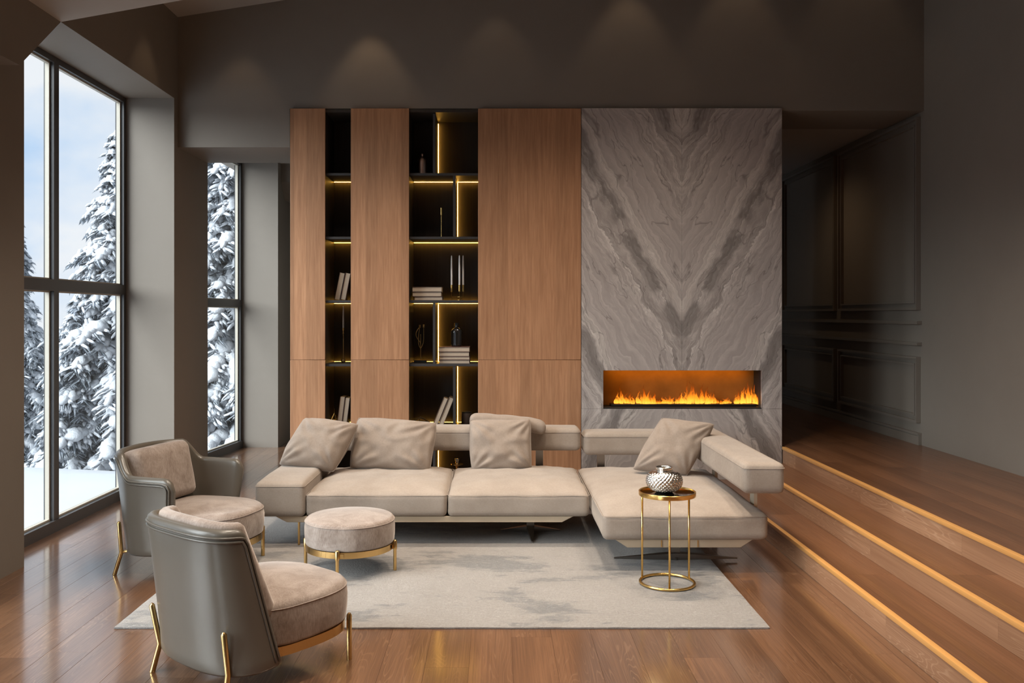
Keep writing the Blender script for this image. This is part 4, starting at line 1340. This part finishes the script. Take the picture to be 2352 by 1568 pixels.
# ottoman
t = empty('ottoman', (-0.913, 5.57, 0), R(-6))
tag(t, 'round beige upholstered ottoman on a brass ring with slim legs', 'ottoman')
circ = [(0.275*math.cos(2*math.pi*k/72), 0.275*math.sin(2*math.pi*k/72)) for k in range(72)]
v, f = puck(circ, cushion_prof(0.186, 0.348, 0.03, 0.026, 0.275))
s_ = mk('seat_cushion', v, f, M['velvet'], t, smooth=True)
mk('piping', *tube([(x*1.003, y*1.003, 0.325) for x, y in circ], 0.0028, 6, closed=True), M['velvet'], s_, smooth=True)
v, f = puck([(x*0.985, y*0.985) for x, y in circ], [(0.90, 0.146), (0.985, 0.146), (1.0, 0.148), (1.0, 0.184), (0.985, 0.186), (0.9, 0.186)])
mk('brass_band', v, f, M['brass'], t, smooth=True, angle=30)
for k in range(4):
    a = R(90*k)
    x, y = 0.285*math.cos(a), 0.285*math.sin(a)
    lg = mk('leg', *leg_geo([(x, y, ZR), (x, y, 0.150)], 0.0105), M['brass'], t, smooth=True, angle=50)
    mk('leg_sleeve', *leg_geo([(x, y, 0.145), (x, y, 0.196), (x, y, 0.203)], [0.0135, 0.0135, 0.006]), M['brass'], lg, smooth=True, angle=50)
    pts = []
    for q in range(-6, 7):
        aa = a + q*0.022
        pts.append((0.273*math.cos(aa), 0.273*math.sin(aa)))
    V, F = [], []
    for (px_, py_) in pts:
        for zz in (0.154, 0.178):
            V.append((px_, py_, zz))
        for zz in (0.154, 0.178):
            V.append((px_*1.014, py_*1.014, zz))
    for q in range(12):
        b_ = q*4
        F += [(b_ + 2, b_ + 6, b_ + 7, b_ + 3), (b_ + 3, b_ + 7, b_ + 5, b_ + 1), (b_, b_ + 4, b_ + 6, b_ + 2)]
    mk('mounting_plate', V, F, M['brass'], lg)

# side table and vase
TX, TY = 1.008, 5.265
t = empty('side_table', (TX, TY, ZR - 0.0145 + 0.0145))
tag(t, 'slim round gold side table with a mirrored top in front of the chaise', 'table')
rr = 0.158
ringp = lambda r, z, n=64: [(r*math.cos(2*math.pi*k/n), r*math.sin(2*math.pi*k/n), z) for k in range(n)]
mk('base_ring', *tube(ringp(rr, 0.0085), 0.0082, 10, closed=True), M['gold'], t, smooth=True)
v, f = lathe([(0.150, 0.520), (0.166, 0.520), (0.167, 0.523), (0.167, 0.544), (0.165, 0.546), (0.161, 0.546), (0.160, 0.540), (0.02, 0.5385)], 72)
mk('tray_rim', v, f, M['gold'], t, smooth=True, angle=30)
mk('mirror_top', *lathe([(0.159, 0.5392), (0.1592, 0.5408), (0.02, 0.5410)], 64), M['mirror'], t)
for a in (150, -96, 24):
    x, y = rr*0.985*math.cos(R(a)), rr*0.985*math.sin(R(a))
    mk('leg', *tube([(x, y, 0.006), (x, y, 0.522)], 0.0062, 10), M['gold'], t, smooth=True)
vz = empty('vase', (TX - 0.018, TY - 0.005, ZR + 0.5412))
tag(vz, 'squat silver mercury glass vase with a diamond pattern on the side table', 'vase')
prof = []
for k in range(41):
    a = -1.12 + 2.27*k/40
    prof.append((0.101*math.cos(a)**0.75 if math.cos(a) > 0 else 0, 0.062 + 0.062*math.sin(a)/math.sin(1.15)))
prof = [(r_, z_ + 0.003) for r_, z_ in prof]
def hob(r, z, a, i):
    s = i/40.0
    amp = 0.0055*min(1, s*5)*min(1, max(0, (0.93 - s))*8)
    return r + amp*abs(math.cos(14*a + i*0.50))*abs(math.cos(14*a - i*0.50))*1.6
neck = [(0.049, 0.130), (0.047, 0.136), (0.050, 0.143), (0.0535, 0.146), (0.0525, 0.148), (0.047, 0.144), (0.043, 0.132), (0.05, 0.115)]
v, f = lathe([(0.045, 0.0005)] + prof, 180, fn=lambda r, z, a, i: hob(r, z, a, i - 1) if i > 0 else r)
mk('body', v, f, M['silver'], vz, smooth=True)
mk('neck', *lathe(neck, 48), M['silver'], vz, smooth=True)
# ------------------------------------------------------------------ outdoors
def ground_geo():
    V, F = [], []
    nx, ny = 60, 90
    for j in range(ny + 1):
        for i in range(nx + 1):
            x = -32 + 28.5*i/nx
            y = -14 + 50*j/ny
            crest = sstep(10.2, 12.6, y + 0.25*(x + 5))
            z = -0.16 - 0.75*crest + 0.05*noise.noise(Vector((x*0.5, y*0.5, 0))) + 0.5*sstep(16, 34, y)
            V.append((x, y, z))
    for j in range(ny):
        for i in range(nx):
            a = j*(nx + 1) + i
            F.append((a, a + 1, a + nx + 2, a + nx + 1))
    return V, F
v, f = ground_geo()
gr = mk('snow_ground', v, f, M['snowfield'], smooth=True)
tag(gr, 'smooth deep snow covering the ground outside the windows', 'snow', kind='stuff')
# ground behind the camera-side windows and around the house
v, f = box_geo(-3.5, 30, -40, -3.0, -0.6, -0.3)
gb = mk('snow_ground', v, f, M['snowfield']); tag(gb, 'snow lying behind the house beyond the camera', 'snow', kind='stuff')

def blob(c, ax, bx, la, lb, lc, r, V, F):
    """small faceted snow cap: low dome over an ellipse spanned by ax*la, bx*lb"""
    n0 = len(V)
    k = 6
    for ring, (s, h) in enumerate(((1.0, 0.0), (0.85, 0.55), (0.45, 0.92))):
        for q in range(k):
            a = 2*math.pi*q/k
            j = 1 + 0.35*(r.random() - 0.5)
            V.append(c + ax*(la*s*j*math.cos(a)) + bx*(lb*s*j*math.sin(a)) + Vector((0, 0, lc*h*j)))
    V.append(c + Vector((0, 0, lc)))
    for ring in range(2):
        for q in range(k):
            F.append((n0 + ring*k + q, n0 + ring*k + (q + 1) % k, n0 + (ring + 1)*k + (q + 1) % k, n0 + (ring + 1)*k + q))
    for q in range(k): F.append((n0 + 2*k + q, n0 + 2*k + (q + 1) % k, n0 + 3*k))
    F.append(tuple(n0 + q for q in range(k - 1, -1, -1)))

def spruce(seed, H, Rb, levels, dense=1.0, snowy=1.0):
    r = random.Random(seed)
    SV, SF, NV, NF = [], [], [], []
    Z = Vector((0, 0, 1))
    for k in range(levels):
        h = k/(levels - 1)
        z0 = H*(0.03 + 0.95*h)
        clump = 0.75 + 0.5*noise.noise(Vector((h*9, seed, 0)))
        rad = Rb*((1 - h)**0.80)*(0.70 + 0.35*r.random())*(0.8 + 0.4*clump) + 0.05
        m = max(4, int((6 + 6*(1 - h))*dense))
        for q in range(m):
            A = 2*math.pi*(q + r.random()*0.9)/m + k*0.7
            L = rad*(0.65 + 0.5*r.random())
            ca, sa = math.cos(A), math.sin(A)
            out = Vector((ca, sa, 0)); side = Vector((-sa, ca, 0))
            dr = 0.40 + 0.35*r.random()
            def P(t): return out*(L*t) + Vector((0, 0, z0 + L*(0.22*t - dr*t*t)))
            load = r.random() < snowy
            nseg = 7 if L > 0.35 else 4
            for i in range(nseg):
                t = 0.22 + 0.74*(i + 0.5*r.random())/nseg
                c = P(t)
                tan = (P(t + 0.05) - P(t - 0.05)).normalized()
                w = (0.052 + 0.075*L*math.sin(math.pi*min(1, t*0.9)))*(0.5 + 0.9*r.random())
                if load: blob(c, tan, side, L*0.5/nseg + 0.035, w, 0.035 + 0.55*w, r, SV, SF)
                for sg in (-1, 1):
                    ns = 4
                    for y in range(ns):
                        d = (side*sg*(0.5 + 0.8*r.random()) + out*(0.2 + 0.7*r.random()) - Z*(0.35 + 0.9*r.random()))
                        ln = (0.09 + 0.13*r.random())*(0.55 + 0.55*min(1, L))
                        cc = c + side*sg*w*0.5*r.random() + tan*(r.random() - 0.5)*L*0.3
                        e_ = cc + d*ln
                        wv = d.cross(Z).normalized()*(0.010 + 0.012*r.random())
                        n0 = len(NV)
                        NV.extend([cc - wv, cc + wv, cc + Z*0.012, e_, cc + d*ln*0.5 - wv*1.8, cc + d*ln*0.5 + wv*1.8])
                        NF.extend([(n0, n0+2, n0+1), (n0, n0+4, n0+3, n0+2), (n0+1, n0+2, n0+3, n0+5), (n0, n0+1, n0+5, n0+3, n0+4)])
                        if load and y < 2:
                            dh = Vector((d.x, d.y, d.z*0.8)).normalized()
                            blob(cc + d*ln*0.45 + Z*0.004, dh, wv.normalized(), ln*0.55, 0.022 + 0.022*r.random(), 0.020 + 0.02*r.random(), r, SV, SF)
    return (SV, SF), (NV, NF), tube([(0, 0, 0), (0, 0, H*0.5), (0, 0, H*0.99)], [0.035*H**0.6, 0.02*H**0.6, 0.004], 8)

PROTO = {}
def proto(key, *a, **k):
    sn, nd, tr = spruce(*a, **k)
    root = empty('snowy_spruce', (0, 0, 0))
    mk('trunk', *tr, M['bark'], root, smooth=True)
    mk('needle_branches', *nd, M['needles'], root)
    mk('snow_load', *sn, M['snow'], root, smooth=True)
    PROTO[key] = [root, False]
proto('full', 11, 5.3, 1.25, 36, 1.0)
proto('tall', 12, 7.4, 1.5, 44, 1.0)
proto('slim', 13, 3.2, 0.62, 24, 0.7, snowy=0.6)
def copy_tree(o, parent=None):
    c = o.copy(); COL.objects.link(c); c.parent = parent
    for ch in list(o.children): copy_tree(ch, c)
    return c
def plant(key, x, y, z, s, rz, label):
    root, used = PROTO[key]
    o = copy_tree(root) if used else root
    PROTO[key][1] = True
    o.location = (x, y, z); o.rotation_euler = (0, 0, rz); o.scale = (s, s, s)
    tag(o, label, 'tree', 'snow-covered spruces outside')
    return o
plant('full', -6.10, 14.4, -0.85, 1.03, 0.3, 'heavily snowed spruce in the right half of the tall window')
plant('slim', -6.55, 13.9, -0.85, 0.85, 1.0, 'small slender snowy spruce with a bare tip behind the mullion')
plant('full', -8.20, 15.2, -0.85, 0.66, 2.2, 'snowy spruce in the left pane of the tall window')
plant('slim', -7.05, 15.6, -0.85, 0.95, 4.0, 'grey shaded young spruce between the two larger trees')
plant('tall', -4.15, 14.4, -0.85, 1.0, 0.9, 'tall snow-laden spruce filling the right of the narrow window')
plant('tall', -5.55, 18.2, -0.75, 1.15, 2.5, 'tall grey spruce farther back in the narrow window')
EXTRA = [('tall', -6.9, 21.0, 1.0, 1.2), ('full', -4.9, 20.5, 1.25, 3.3), ('tall', -3.2, 19.0, 1.05, 5.0), ('full', -3.0, 16.0, 0.9, 2.0), ('full', -5.2, 16.3, 0.95, 0.2),
         ('tall', -11.5, 21.0, 0.75, 4.4), ('full', -13.8, 19.0, 0.8, 1.5)]
for i, (k, x, y, s, rz) in enumerate(EXTRA):
    o = plant(k, x, y, -0.75, s, rz, 'distant snow-covered spruce behind the nearer trees')
